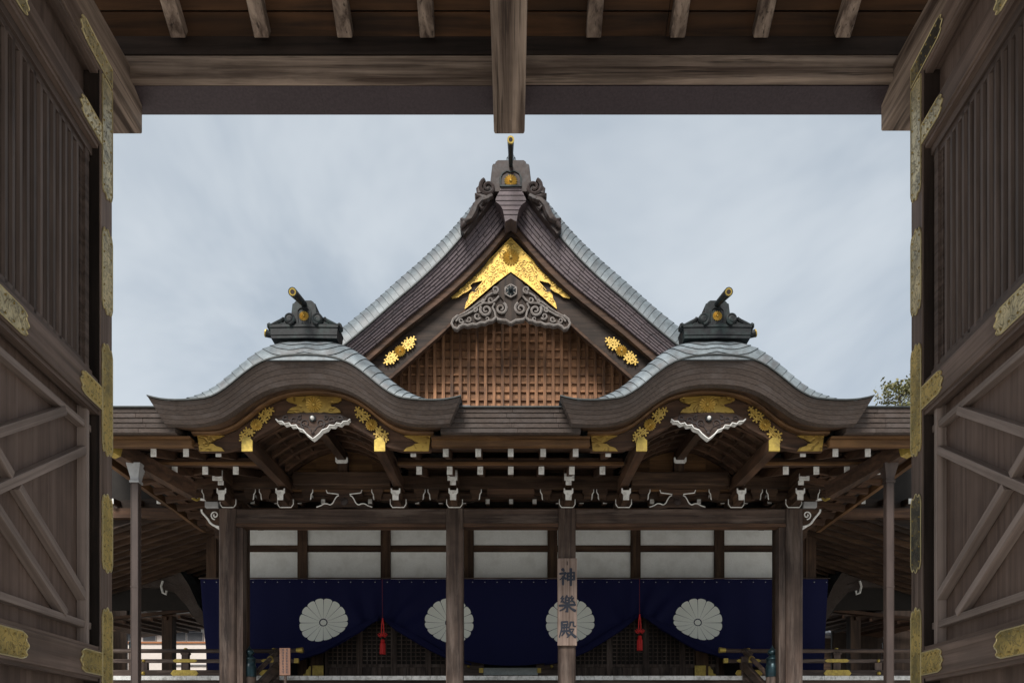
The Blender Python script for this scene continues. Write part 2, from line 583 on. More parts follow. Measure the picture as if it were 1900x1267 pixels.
# ------------------------------------------------------------------ shared ornament meshes
def chrys_mesh(name, mat, n=16, th=0.20):
    b = MB()
    for k in range(n):
        a = 2 * PI * k / n + PI / 2

        def P(r, w, h):
            return (r * math.cos(a) - w * math.sin(a), -h, r * math.sin(a) + w * math.cos(a))
        tn = math.tan(PI / n) * 0.90
        o = [(0.20, 0.20 * tn), (0.80, 0.80 * tn), (0.93, 0.60 * tn), (1.0, 0), (0.93, -0.60 * tn), (0.80, -0.80 * tn), (0.20, -0.20 * tn)]
        v = [P(r, w, th * 0.12) for r, w in o] + [P(r, w, 0) for r, w in o] + [P(0.27, 0, th * 0.55), P(0.82, 0, th)]
        f = [(0, 1, 15, 14), (1, 2, 15), (2, 3, 15), (3, 4, 15), (4, 5, 15), (5, 6, 14, 15), (6, 0, 14)]
        f += [(i, i + 7, i + 8, i + 1) for i in range(6)]
        b.add(v, f)
    rings = []
    for r, h in ((0.17, 0.3), (0.16, 0.85), (0.11, 1.1), (0.04, 1.2)):
        rings.append([(r * math.cos(2 * PI * j / 12), -th * h, r * math.sin(2 * PI * j / 12)) for j in range(12)])
    b.loft(rings)
    return b.mesh(name, mat, 35)


ME_CHRYS = chrys_mesh('chrysanthemum', M_gold_s)


def leaf5_mesh():
    b = MB()
    pts = []
    for k in range(5):
        a = PI / 2 + 2 * PI * k / 5
        pts += [(math.cos(a - 0.50) * 0.34, math.sin(a - 0.50) * 0.34), (math.cos(a - 0.22), math.sin(a - 0.22)),
                (math.cos(a + 0.22) * 0.98, math.sin(a + 0.22) * 0.98), (math.cos(a + 0.42) * 0.34, math.sin(a + 0.42) * 0.34)]
    b.prism(pts, -0.16, 0)
    return b.mesh('vine_leaf', M_gold_s, 30)


ME_LEAF5 = leaf5_mesh()


# ------------------------------------------------------------------ the gate we look out of
gate = thing('shrine_gate', 'weathered timber gate roof framing the view, with beams and rafters overhead', 'gate', (0, 4.2, GZ))
GO = Vector((0, -4.2, -GZ))              # children are drawn in eye coordinates


def gpart(mb, name, mat, parent=gate, **k):
    o = mb.build(name, mat, parent, **k)
    if parent is gate:
        o.location = GO
    return o


def tie_beam(x0, x1, z0, z1, lab):
    b = MB().box(x0, x1, -1.6, 6.0, z0, z1)
    gpart(b, 'tie_beam', w_gate('y'), bevel=0.014, label=lab)


tie_beam(-0.134, 0.094, 4.58, 4.93, 'beam along the middle of the gate, cut end towards the court')
tie_beam(-3.05, -2.74, 4.58, 4.935, 'beam over the left door')
tie_beam(2.735, 3.05, 4.60, 4.945, 'beam over the right door')
b = MB().box(-3.4, -0.01, 5.80, 5.858, 4.822, 4.996)
gpart(b, 'purlin', w_gate('x'), bevel=0.008)
b = MB().box(-0.008, 3.4, 5.80, 5.858, 4.827, 5.001)
gpart(b, 'purlin', w_gate('x'), bevel=0.008)
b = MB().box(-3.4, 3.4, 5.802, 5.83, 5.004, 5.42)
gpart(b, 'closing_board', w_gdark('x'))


def zr(d):
    return 5.05 + 0.55 * (5.75 - d) if d > 2.0 else 5.05 + 0.55 * 3.75 - 0.55 * (2.0 - d)


for px in (333, 487.5, 641, 793.5, 1101, 1256, 1410, 1562):
    x = (px - CX) * 5.75 / F
    b = MB()
    b.beam((x, 2.02, zr(2.02) + 0.05), (x, 5.752, zr(5.752) + 0.05), 0.105, 0.10)
    gpart(b, 'rafter', w_gate('y'), bevel=0.006)
    b = MB()
    b.beam((x, -1.8, zr(-1.8) + 0.05), (x, 1.98, zr(1.98) + 0.05), 0.105, 0.10)
    gpart(b, 'rafter', w_gate('y'))
d = 5.835
while d > 2.1:
    for xa, xb in ((-3.4, -1.2), (-1.195, 1.1), (1.105, 3.4)):
        b = MB()
        w = 0.155
        b.beam((xa, d - w / 2, zr(d - w / 2) + 0.125), (xb, d - w / 2, zr(d - w / 2) + 0.125), w, 0.022, up=(0, 0.55, 1.0))
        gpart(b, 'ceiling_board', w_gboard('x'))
    d -= 0.145
b = MB()
for s0, s1 in ((-1.9, 2.0), (2.0, 5.86)):  # near slope is unseen, extended over the camera to shade the doors
    b.grid([[(x, y, zr(y) + 0.22) for y in (s0, s1)] for x in (-3.9, 3.9)])
    b.grid([[(x, y, zr(y) + 0.17) for y in (s0, s1)] for x in (-3.9, 3.9)])
b.box(-3.9, 3.9, 1.85, 2.15, 7.30, 7.6)
gpart(b, 'roof_covering', M_edge)
k = 0
xe = -3.30
while xe < 3.3:
    b = MB()
    x1 = xe + 0.4768
    vs = []
    for y, z in ((5.862, 4.825), (6.045, 4.762), (6.045, 4.81), (5.862, 4.99)):
        vs += [(xe, y, z), (x1, y, z)]
    b.add(vs, [(0, 1, 3, 2), (2, 3, 5, 4), (4, 5, 7, 6), (0, 2, 4, 6), (1, 3, 5, 7), (0, 1, 7, 6)])
    gpart(b, 'eave_panel', M_soff)
    xe += 0.4775
for sx in (-1, 1):
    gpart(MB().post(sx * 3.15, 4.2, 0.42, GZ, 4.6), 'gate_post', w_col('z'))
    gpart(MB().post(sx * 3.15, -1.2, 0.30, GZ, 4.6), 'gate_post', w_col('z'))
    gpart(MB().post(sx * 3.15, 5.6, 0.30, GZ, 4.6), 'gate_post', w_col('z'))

# ------------------------------------------------------------------ the two door leaves
WD = 2.434                                # leaf width


def lobed(u0, u1, z0, z1, ends):
    """rect with cloud-shaped ends; ends: which of 'L','R','B','T' get lobes (outline u,z)"""
    prof = [0.0, 0.55, 0.75, 0.55, 0.62, 0.9, 1.0, 0.9, 0.62, 0.55, 0.75, 0.55, 0.0]
    n = len(prof) - 1
    pts = []
    L = 0.06
    for i in range(n + 1):              # bottom, left to right
        t = i / n
        pts.append((lerp(u0, u1, t), z0 - (L * prof[i] if 'B' in ends else 0)))
    for i in range(1, n + 1):
        t = i / n
        pts.append((u1 + (L * prof[i] if 'R' in ends else 0), lerp(z0, z1, t)))
    for i in range(1, n + 1):
        t = i / n
        pts.append((lerp(u1, u0, t), z1 + (L * prof[i] if 'T' in ends else 0)))
    for i in range(1, n):
        t = i / n
        pts.append((u0 - (L * prof[i] if 'L' in ends else 0), lerp(z1, z0, t)))
    return pts


def make_door(side, label):
    ux, uy = (0.06, -1.0) if side < 0 else (-0.06, -1.0)
    ln = math.hypot(ux, uy)
    u = Vector((ux / ln, uy / ln, 0))
    n = Vector((u.y * -1, u.x, 0))       # local +Y, right-handed with Z up
    x0 = (208.3 - CX) / F * 5.0 if side < 0 else (1690.5 - CX) / F * 5.0
    org = Vector((x0, 5.0, 0))
    t = thing('gate_door', label, 'door', (x0, 5.0, GZ))
    t.rotation_euler = (0, 0, math.atan2(u.y, u.x))
    nn = Matrix.Rotation(math.atan2(u.y, u.x), 3, 'Z') @ Vector((0, 1, 0))
    s = 1.0 if nn.x * (-side) > 0 else -1.0   # y direction that faces the passage

    def dp(mb, name, mat, parent=None, bev=0, **k):
        if s < 0:
            mb.v = [(p[0], -p[1], p[2]) for p in mb.v]
        o = mb.build(name, mat, parent or t, bevel=bev, **k)
        if parent is None:
            o.location = (0, 0, -GZ)
        return o

    wz, wx = w_door('z'), w_door('x')
    for a, c in ((0, 0.157), (WD - 0.157, WD)):
        dp(MB().box(a, c, -0.13, 0, -1.0, 4.22), 'stile', wz, bev=0.006)
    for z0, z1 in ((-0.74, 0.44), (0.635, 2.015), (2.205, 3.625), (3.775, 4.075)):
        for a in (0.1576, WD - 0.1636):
            dp(MB().box(a, a + 0.006, -0.127, -0.008, z0, z1), 'stile_shade_strip', w_gdark('z'))  # dark strip painting shade onto the stile's inner face
    for z0, z1 in ((-1.0, -0.75), (0.446, 0.61), (2.04, 2.20), (3.63, 3.77), (4.08, 4.22)):
        dp(MB().box(0.1575, WD - 0.1575, -0.128, -0.001, z0, z1), 'rail', wx, bev=0.005)
    # stepped mouldings round each opening
    for z0, z1 in ((-0.75, 0.446), (0.61, 2.04), (2.20, 3.63), (3.77, 4.08)):
        b = MB()
        w, y0, y1 = 0.022, -0.06, -0.014
        b.box(0.1575, WD - 0.1575, y0, y1, z0, z0 + w).box(0.1575, WD - 0.1575, y0, y1, z1 - w, z1)
        dp(b, 'moulding', wx)
    for z0, z1 in ((-0.75, 0.446), (0.61, 2.04), (3.77, 4.08)):
        nb = 3
        for k in range(nb):
            ua, ub = lerp(0.15, WD - 0.15, k / nb), lerp(0.15, WD - 0.15, (k + 1) / nb)
            e_ = 0.205 if z0 == 0.61 else 0.15
            ua, ub = lerp(e_, WD - e_, k / nb), lerp(e_, WD - e_, (k + 1) / nb)
            dp(MB().box(ua + 0.001, ub - 0.001, -0.120, -0.099 + 0.003 * (k % 2), z0 - 0.01, z1 + 0.01), 'panel_board', w_panel('z'))
    # grille: inner frame, backing and upright bars
    zi0, zi1, ui0, ui1 = 2.222, 3.608, 0.225, WD - 0.225
    b = MB()
    for (a, c, y0, y1, e) in ((0.20, 0.245, -0.10, -0.050, 0.0), (0.245, 0.268, -0.10, -0.068, 0.035)):
        b.box(a, c, y0, y1, zi0 + e, zi1 - e).box(WD - c, WD - a, y0, y1, zi0 + e, zi1 - e)
    b.box(0.17, WD - 0.17, -0.10, -0.045, zi0, zi0 + 0.05).box(0.17, WD - 0.17, -0.10, -0.045, zi1 - 0.05, zi1)
    b.box(0.17, WD - 0.17, -0.099, -0.060, zi0 + 0.05, zi0 + 0.085).box(0.17, WD - 0.17, -0.099, -0.060, zi1 - 0.085, zi1 - 0.05)
    dp(b, 'grille_frame', w_grille('x'))
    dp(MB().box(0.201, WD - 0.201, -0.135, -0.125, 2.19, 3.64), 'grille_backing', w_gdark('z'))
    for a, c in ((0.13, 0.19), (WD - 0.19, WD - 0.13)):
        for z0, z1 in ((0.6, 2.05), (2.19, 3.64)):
            dp(MB().box(a, c + 0.03, -0.172, -0.165, z0, z1), 'slot_shade_backing', w_gdark('z'))  # near-black back added so the slot reads as deep shade
    pitch = 0.0665
    nbars = int((WD - 0.536 - 0.03) / pitch)
    off = (WD - nbars * pitch) / 2 + pitch / 2
    first = None
    for k in range(nbars):
        uc = off + k * pitch
        if first is None:
            b = MB()
            o = [(-0.021, -0.118), (-0.021, -0.074), (-0.012, -0.060), (0.012, -0.060), (0.021, -0.074), (0.021, -0.118)]
            rings = [[(x, y, z) for x, y in o] for z in (zi0 + 0.06, zi1 - 0.06)]
            b.loft(rings)
            first = dp(b, 'grille_bar', w_grille('z'))
            first.location = (uc, 0, -GZ)
            me = first.data
        else:
            o = first.copy()
            COL.objects.link(o)
            o.location = (uc, 0, -GZ)
    # braced lower panel
    for a in (0.212, WD - 0.257):
        dp(MB().box(a + 0.004, a + 0.040, -0.098, -0.040, 0.612, 2.038), 'upright_strip', w_strip('z'), bev=0.003)
    for z in (0.731, 1.905):
        dp(MB().box(0.168, WD - 0.168, -0.099, -0.050, z + 0.002, z + 0.042), 'cross_strip', w_strip('x'), bev=0.003)
    uc, zc, sl = 1.217, 1.345, 0.584
    ca = math.atan(sl)
    for sgn in (1, -1):
        # braces descending from far top (sgn=1) lie on top of the rising ones
        for dz in (0.135, -0.135):
            ends = []
            hw = 0.046
            u_lo, u_hi = 0.245, WD - 0.245
            top, bot = 1.905, 0.777
            def zline(uu):
                return zc + dz - sgn * sl * (uu - uc)
            ul, uh = u_lo, u_hi
            # clip to strips
            for lim in (top, bot):
                ux_ = uc + sgn * (zc + dz - lim) / sl
                if ul < ux_ < uh:
                    if ux_ < uc:
                        ul = ux_
                    else:
                        uh = ux_
            segs = [(ul, uh)] if sgn == 1 else []
            if sgn == -1:
                # cut where the upper pair passes
                cuts = []
                for d2 in (0.135, -0.135):
                    cuts.append(uc + (d2 - dz) / (2 * sl))
                lo, hi = min(cuts), max(cuts)
                segs = [(ul, lo - 0.03), (lo + 0.03, hi - 0.03), (hi + 0.03, uh)]
            for a, c in segs:
                if c - a < 0.05:
                    continue
                ln_ = math.hypot(c - a, zline(c) - zline(a))
                th_ = 0.028 if sgn == 1 else 0.0272
                o = dp(MB().box(0, ln_, -0.069 - th_, -0.069 + th_, -hw / 2, hw / 2), 'brace', w_strip('x'), bev=0.003)
                o.location = (a, 0, zline(a) - GZ)
                o.rotation_euler = (0, math.atan(sgn * sl), 0)

    # brass fittings
    def plate(outline, mat, lab=None, y=-0.0005):
        b = MB()
        if s > 0:
            pass
        # prism front is lower y: here the face must look to +y (passage side)
        npt = len(outline)
        v = [(a, y + 0.006, z) for a, z in outline] + [(a, y, z) for a, z in outline]
        b.add(v, [tuple(range(npt)), tuple(range(2 * npt - 1, npt - 1, -1))] + [(i, (i + 1) % npt, (i + 1) % npt + npt, i + npt) for i in range(npt)])
        b.tube([(a, y + 0.0065, z) for a, z in outline + outline[:1]], 0.0035, 4, 1)
        o = dp(b, 'brass_plate', [mat, M_rim], label=lab) if lab else dp(b, 'brass_plate', [mat, M_rim])
        # nails round the rim
        bb = MB()
        us = [p[0] for p in outline]
        zs = [p[1] for p in outline]
        ua, ub, za, zb = min(us), max(us), min(zs), max(zs)
        return o

    def nails(spots, parent):
        b = MB()
        for a, z in spots:
            rings = []
            for r, h in ((0.0065, 0.0), (0.0055, 0.004), (0.002, 0.006)):
                rings.append([(a + r * math.cos(q * PI / 3), 0.0055 + h, z + r * math.sin(q * PI / 3)) for q in range(6)])
            b.loft(rings)
        if s < 0:
            b.v = [(p[0], -p[1], p[2]) for p in b.v]
        b.build('nails', M_nail, parent, kind='stuff')

    def rim(u0, u1, z0, z1, nu, nz):
        e = 0.022
        sp = []
        for k in range(nu + 1):
            uu = lerp(u0 + e, u1 - e, k / nu)
            sp += [(uu, z0 + e), (uu, z1 - e)]
        for k in range(1, nz):
            zz = lerp(z0 + e, z1 - e, k / nz)
            sp += [(u0 + e, zz), (u1 - e, zz)]
        return sp

    S0, S1 = 0.010, 0.147
    sky_pale = M_brass_sky
    # stile plates
    o = plate(lobed(S0, S1, 2.72, 3.12, 'BT'), sky_pale)
    nails(rim(S0, S1, 2.70, 3.14, 1, 4), o)
    blk = side > 0
    o = plate(lobed(S0, S1, 1.15, 1.51, 'BT'), M_brass_k if blk else M_brass, 'plate blackened with tarnish' if blk else None)
    nails(rim(S0, S1, 1.13, 1.53, 1, 4), o)

    def tee(zs0, zs1, zr0, zr1, ends, mat, ul=0.36):
        a = lobed(S0, S1, zs0, zs1, ends)
        o1 = plate(a, mat)
        nails(rim(S0, S1, zs0 - 0.02, zs1 + 0.02, 1, 5), o1)
        o2 = plate(lobed(S1 + 0.0005, ul, zr0, zr1, 'R'), mat, y=-0.0015)
        nails(rim(S1 + 0.02, ul, zr0, zr1, 3, 1), o2)

    tee(1.86, 2.42, 2.055, 2.185, 'BT', M_brass)
    tee(0.25, 0.82, 0.462, 0.595, 'BT', M_brass)
    tee(3.42, 4.07, 3.645, 3.755, 'B', sky_pale)
    o2 = plate(lobed(S0, 0.36, 4.095, 4.208, 'R'), M_brass_k if side > 0 else M_brass_sky, y=-0.001)
    nails(rim(S0, 0.36, 4.095, 4.208, 5, 1), o2)
    for z0, z1 in ((0.462, 0.595), (2.055, 2.185), (3.645, 3.755)):
        o = plate(lobed(1.217 - 0.19, 1.217 + 0.19, z0, z1, 'LR'), M_brass if z0 < 2 else sky_pale, y=-0.0015)
        nails(rim(1.217 - 0.21, 1.217 + 0.21, z0, z1, 5, 1), o)
    # far side hinge-edge plates mirrored on the near stile
    for zs0, zs1 in ((1.86, 2.42), (0.25, 0.82), (3.42, 4.07)):
        plate(lobed(WD - S1, WD - S0, zs0, zs1, 'BT'), M_brass)
    return t


make_door(-1, 'left gate leaf of brown timber standing open, with even yellow brass plates')
make_door(1, 'right gate leaf of brown timber standing open, one stile plate blackened by tarnish')

# ------------------------------------------------------------------ the hall
hall = thing('kagura_hall', 'old timber shrine hall with two curved porch gables and a tall copper gable', 'shrine hall', (0, 16.0, GZ))
HO = Vector((0, -16.0, -GZ))


def hp(mb, name, mat, parent=hall, **k):
    o = mb.build(name, mat, parent, **k)
    if parent is hall:
        o.location = HO
    return o


D = 14.56
KX = (BX - 2.98, BX + 2.98)               # axes of the two curved gables

# ---- columns, lintel
for sx in (-1, 1):
    x = BX + sx * 5.06
    hp(MB().post(x, D, 0.30, GZ, 4.345, 0.028), 'column', w_col('z'))
    x = BX + sx * 4.852
    hp(MB().box(x - 0.058, x + 0.058, D - 0.10, D + 0.10, GZ, 4.02), 'jamb', w_col('z'), bevel=0.006)
    x = BX + sx * 1.005
    hp(MB().post(x, D, 0.305, GZ, 4.345, 0.028), 'column', w_col('z'))
for xa, xb in ((-4.908, -1.16), (-0.85, 0.85), (1.16, 4.908)):
    hp(MB().box(BX + xa, BX + xb, D - 0.115, D + 0.115, 4.085, 4.343), 'lintel', w_col('x'), bevel=0.008)
    hp(MB().box(BX + xa, BX + xb, D - 0.135, D + 0.10, 4.022, 4.083), 'lintel_rail', w_rust('x'), bevel=0.004)
for x in (-5.06, -1.005, 1.005, 5.06):
    hp(MB().box(BX + x - 0.30, BX + x + 0.30, D - 0.30, D + 0.30, GZ - 0.05, GZ + 0.12), 'footing_stone', M_slab, bevel=0.02)

# ---- corner scroll noses beside the outer columns
for sx in (-1, 1):
    o = [(0.155, 0.0), (0.155, -0.33), (0.235, -0.315), (0.315, -0.26), (0.365, -0.18), (0.43, -0.10), (0.47, -0.06), (0.475, 0.0)]
    b = MB().prism([(BX + sx * (5.06 + a), 4.345 + z) for a, z in o], D - 0.11, D + 0.11, 0,
                   lambda p, q: 1 if (p[1] + q[1]) / 2 < 4.33 else 0)
    hp(b, 'scroll_nose', [w_dark('x'), M_white])
    b = MB()
    pts = spiral(BX + sx * 5.29, 4.235, 0.078, 0.014, 1.4, -PI / 2, sx, 20)
    b.tube2(pts, D - 0.112, 0.013, 5)
    b.tube([(BX + sx * (5.06 + a), D - 0.112, 4.345 + z) for a, z in soften([(0.155, -0.318), (0.23, -0.305), (0.31, -0.255), (0.36, -0.175), (0.425, -0.10), (0.465, -0.055), (0.47, -0.01)])], 0.020, 5)
    hp(b, 'white_edge', M_white)
    # stepped timber behind
    o = [(0.155, 0.0), (0.155, -0.42), (0.36, -0.42), (0.44, -0.34), (0.44, -0.24), (0.60, -0.12), (0.60, 0.0)]
    b = MB().prism([(BX + sx * (5.06 + a), 4.34 + z) for a, z in o], D + 0.45, D + 0.62)
    hp(b, 'scroll_nose', w_dark('x'))
    # small stack above: pale block and curled arm
    b = MB().box(BX + sx * 5.06 - 0.12 + sx * 0.27, BX + sx * 5.06 + 0.12 + sx * 0.27, D - 0.18, D + 0.1, 4.352, 4.46, 0)
    hp(b, 'corner_block', M_funnel, bevel=0.012)
    o = [(0.1, 0.24), (0.58, 0.24), (0.55, 0.20), (0.44, 0.19), (0.36, 0.12), (0.22, 0.11), (0.1, 0.12)]
    b = MB().prism([(BX + sx * (5.06 + a), 4.345 + z) for a, z in o], D - 0.10, D + 0.05, 0, 1)
    hp(b, 'bracket_arm', [w_dark('x'), M_white])

# ---- bracket sets on the lintel
def side_white(p, q):
    return 1 if abs(p[0] - q[0]) < abs(p[1] - q[1]) * 1.6 or p[1] == q[1] == 0.0 else 0


def bracket(x, tall):
    z0 = 4.348
    b = MB()
    # bearing block, dished sides picked out in white
    o = [(-0.142, 0.155), (0.142, 0.155), (0.142, 0.065), (0.118, 0.028), (0.10, 0.0), (-0.10, 0.0), (-0.118, 0.028), (-0.142, 0.065)]
    b.prism([(x + a, z0 + z) for a, z in o], D - 0.17, D + 0.15, 0)
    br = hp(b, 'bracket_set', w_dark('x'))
    # white edging on the block
    e = MB()
    e.tube([(x + a, D - 0.172, z0 + z) for a, z in ((-0.140, 0.15), (-0.140, 0.068), (-0.118, 0.030), (-0.10, 0.008), (0.10, 0.008), (0.118, 0.030), (0.140, 0.068), (0.140, 0.15))], 0.0085, 5)
    hp(e, 'white_edge', M_white, br)
    a_ = MB()
    o = [(-0.44, 0.285), (0.44, 0.285), (0.44, 0.235), (0.385, 0.18), (0.29, 0.158), (-0.29, 0.158), (-0.385, 0.18), (-0.44, 0.235)]
    a_.prism([(x + a, z0 + z) for a, z in o], D - 0.07, D + 0.06, 0, lambda p, q: 1 if abs(p[0] - x) > 0.43 and abs(q[0] - x) > 0.43 else 0)
    hp(a_, 'bracket_arm', [w_dark('x'), M_white], br)
    for k in (-1, 1):
        m_ = MB()
        o = [(-0.10, 0.345), (0.10, 0.345), (0.10, 0.325), (0.10, 0.29), (0.075, 0.25), (0.07, 0.18), (-0.07, 0.18), (-0.075, 0.25), (-0.10, 0.29), (-0.10, 0.325)]
        xx = x + k * 0.375
        m_.prism([(xx + a, z0 + z) for a, z in o], D - 0.135, D - 0.072, 0)
        blk = hp(m_, 'bearing_block', w_dark('x'), br)
        e = MB()
        q = k if k != 0 else 1
        e.tube([(xx + q * a, D - 0.136, z0 + z) for a, z in ((0.102, 0.34), (0.100, 0.292), (0.074, 0.25), (0.067, 0.175), (0.058, 0.15))], [0.007, 0.009, 0.011, 0.011, 0.005], 5)
        hp(e, 'white_edge', M_white, br)
    # nose towards the court, white end
    yf = D - 0.50
    o = [(-0.052, 0.0), (0.052, 0.0), (0.055, 0.095), (0.083, 0.128), (0.083, 0.205), (0.060, 0.205), (0.055, 0.172), (-0.055, 0.172), (-0.060, 0.205), (-0.083, 0.205), (-0.083, 0.128), (-0.055, 0.095)]
    n_ = MB().prism([(x + a, z0 + 0.035 + z) for a, z in o], yf, D - 0.05, 0, 0, 1)
    hp(n_, 'bracket_nose', [w_dark('y'), M_white], br)
    n_ = MB().box(x - 0.05, x + 0.05, yf - 0.03, D, z0 + 0.285, z0 + 0.36, [0, 0, 1, 0, 0, 0])
    hp(n_, 'arm_end', [w_dark('y'), M_white], br)
    if tall:
        yq = D - 0.70
        o = [(-0.085, 0.0), (0.085, 0.0), (0.085, 0.17), (0.045, 0.17), (0.045, 0.06), (-0.045, 0.06), (-0.045, 0.115), (-0.085, 0.115)]
        n_ = MB().prism([(x + a, z0 + 0.315 + z) for a, z in o], yq, yq + 0.03, 0)
        hp(n_, 'white_plate', M_white, br)
        n_ = MB().box(x - 0.08, x + 0.08, yq + 0.032, D, z0 + 0.38, z0 + 0.55)
        hp(n_, 'upper_arm', w_dark('y'), br)
    return br


for k in (-5, -4, -2, -1, 1, 2, 4, 5):
    bracket(BX + k * 1.003 + (-0.02 if k == -5 else 0.02 if k == 5 else 0), abs(k) in (1, 5))

# ---- frog-leg struts between the brackets
for kx in KX:
    h = [(0.0, 0.245), (0.10, 0.245), (0.14, 0.225), (0.175, 0.17), (0.205, 0.105), (0.255, 0.07), (0.30, 0.095), (0.36, 0.10), (0.42, 0.06), (0.50, 0.035), (0.52, 0.0), (0.30, 0.0), (0.17, 0.03), (0.0, 0.03)]
    b = MB().prism([(kx + a, 4.35 + z) for a, z in h] + [(kx - a, 4.35 + z) for a, z in reversed(h[1:-1])], D - 0.09, D - 0.01)
    fr = hp(b, 'frog_leg_strut', w_carve('x'))
    e = MB()
    for sgn in (-1, 1):
        e.tube([(kx + sgn * a, D - 0.092, 4.35 + z) for a, z in soften(h[1:10])], 0.011, 5)
    hp(e, 'white_edge', M_white, fr)
    b = MB()
    b.lathe([(0.07, 0.0), (0.06, 0.02), (0.02, 0.03)], (0, 0, 0), 12)
    b.v = [(kx + p[0], D - 0.09 - p[2], 4.35 + 0.13 + p[1]) for p in b.v]
    hp(b, 'carved_boss', M_bronze_br, fr)
    b = MB().box(kx - 0.32, kx + 0.32, D - 0.12, D + 0.04, 4.60, 4.685)
    hp(b, 'strut_cap', w_rust('x'))
    e = MB()
    for sgn in (-1, 1):
        e.tube([(kx + sgn * 0.10, D - 0.122, 4.605), (kx + sgn * 0.23, D - 0.122, 4.622), (kx + sgn * 0.30, D - 0.122, 4.63), (kx + sgn * 0.318, D - 0.122, 4.68)], 0.010, 5)
    hp(e, 'white_edge', M_white, fr)

# ---- beam over the brackets
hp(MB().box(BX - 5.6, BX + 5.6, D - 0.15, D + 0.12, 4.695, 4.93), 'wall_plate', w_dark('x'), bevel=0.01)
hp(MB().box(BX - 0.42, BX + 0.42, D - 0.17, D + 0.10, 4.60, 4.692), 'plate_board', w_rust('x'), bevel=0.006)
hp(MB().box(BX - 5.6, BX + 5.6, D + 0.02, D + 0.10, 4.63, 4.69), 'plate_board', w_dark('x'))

# ---- eaves between and beside the curved gables
zones = ((-6.25, -4.12), (-1.84, 1.84), (4.12, 6.25))
slope = 0.30
for xa, xb in zones:
    xa, xb = BX + xa, BX + xb
    fa = xa - 0.66 if xa > BX - 3 and xa < 3 else xa + 0.0
    fa, fb = (xa, BX - 4.80) if xb < -3 else (BX + 4.80, xb) if xa > 3 else (BX - 1.19, BX + 1.19)
    hp(MB().box(fa, fb, 12.16, 12.27, 4.605, 4.70), 'eave_fascia', w_eave('x'), bevel=0.006)
    hp(MB().box(fa, fb, 12.10, 12.32, 4.702, 4.728), 'eave_moulding', w_eave('x'))
    hp(MB().box(xa, xb, 12.30, 12.42, 4.672, 4.70), 'eave_moulding', w_eave('x'))
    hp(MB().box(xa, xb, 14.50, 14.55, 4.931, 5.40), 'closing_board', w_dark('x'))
    hp(MB().box(xa, xb, 13.19, 13.31, 4.685, 4.80), 'flying_rafter_beam', w_rust('x'), bevel=0.006)
    hp(MB().box(xa, xb, 13.14, 13.188, 4.675, 4.715), 'eave_moulding', w_eave('x'))
    # boards above the rafters
    nb = 7
    for k in range(nb):
        for (ya, yb, zb) in ((12.36, 13.5, 4.672), (13.3, 14.75, 4.685)):
            y0, y1 = lerp(ya, yb, k / nb), lerp(ya, yb, (k + 1) / nb)
            base = 12.46 if ya < 13 else 13.24
            b = MB()
            b.beam((xa, (y0 + y1) / 2, zb + slope * ((y0 + y1) / 2 - base) + 0.012 + 0.002 * (k % 2)),
                   (xb, (y0 + y1) / 2, zb + slope * ((y0 + y1) / 2 - base) + 0.012 + 0.002 * (k % 2)), (y1 - y0) * 1.045, 0.02, up=(0, -slope, 1))
            hp(b, 'soffit_board', w_rust('x'))


def rafter_pair(x, n_up=True):
    b = MB()
    b.beam((x, 12.46, 4.609), (x, 13.35, 4.609 + slope * 0.89), 0.082, 0.116)
    r = hp(b, 'flying_rafter', w_rust('y'))
    b = MB().box(x - 0.042, x + 0.042, 12.443, 12.458, 4.549, 4.670)
    hp(b, 'white_end', M_white, r)


def lower_rafter(x):
    b = MB()
    b.beam((x, 13.24, 4.607), (x, 14.70, 4.607 + slope * 1.46), 0.088, 0.124)
    r = hp(b, 'base_rafter', w_rust('y'))
    b = MB().box(x - 0.045, x + 0.045, 13.222, 13.237, 4.543, 4.671)
    hp(b, 'white_end', M_white, r)


for k in list(range(-11, -8)) + list(range(-3, 4)) + list(range(9, 12)):
    rafter_pair(BX + k * 0.5)
    lower_rafter(BX + k * 0.5)
for k in (-12, 12):
    lower_rafter(BX + k * 0.5)

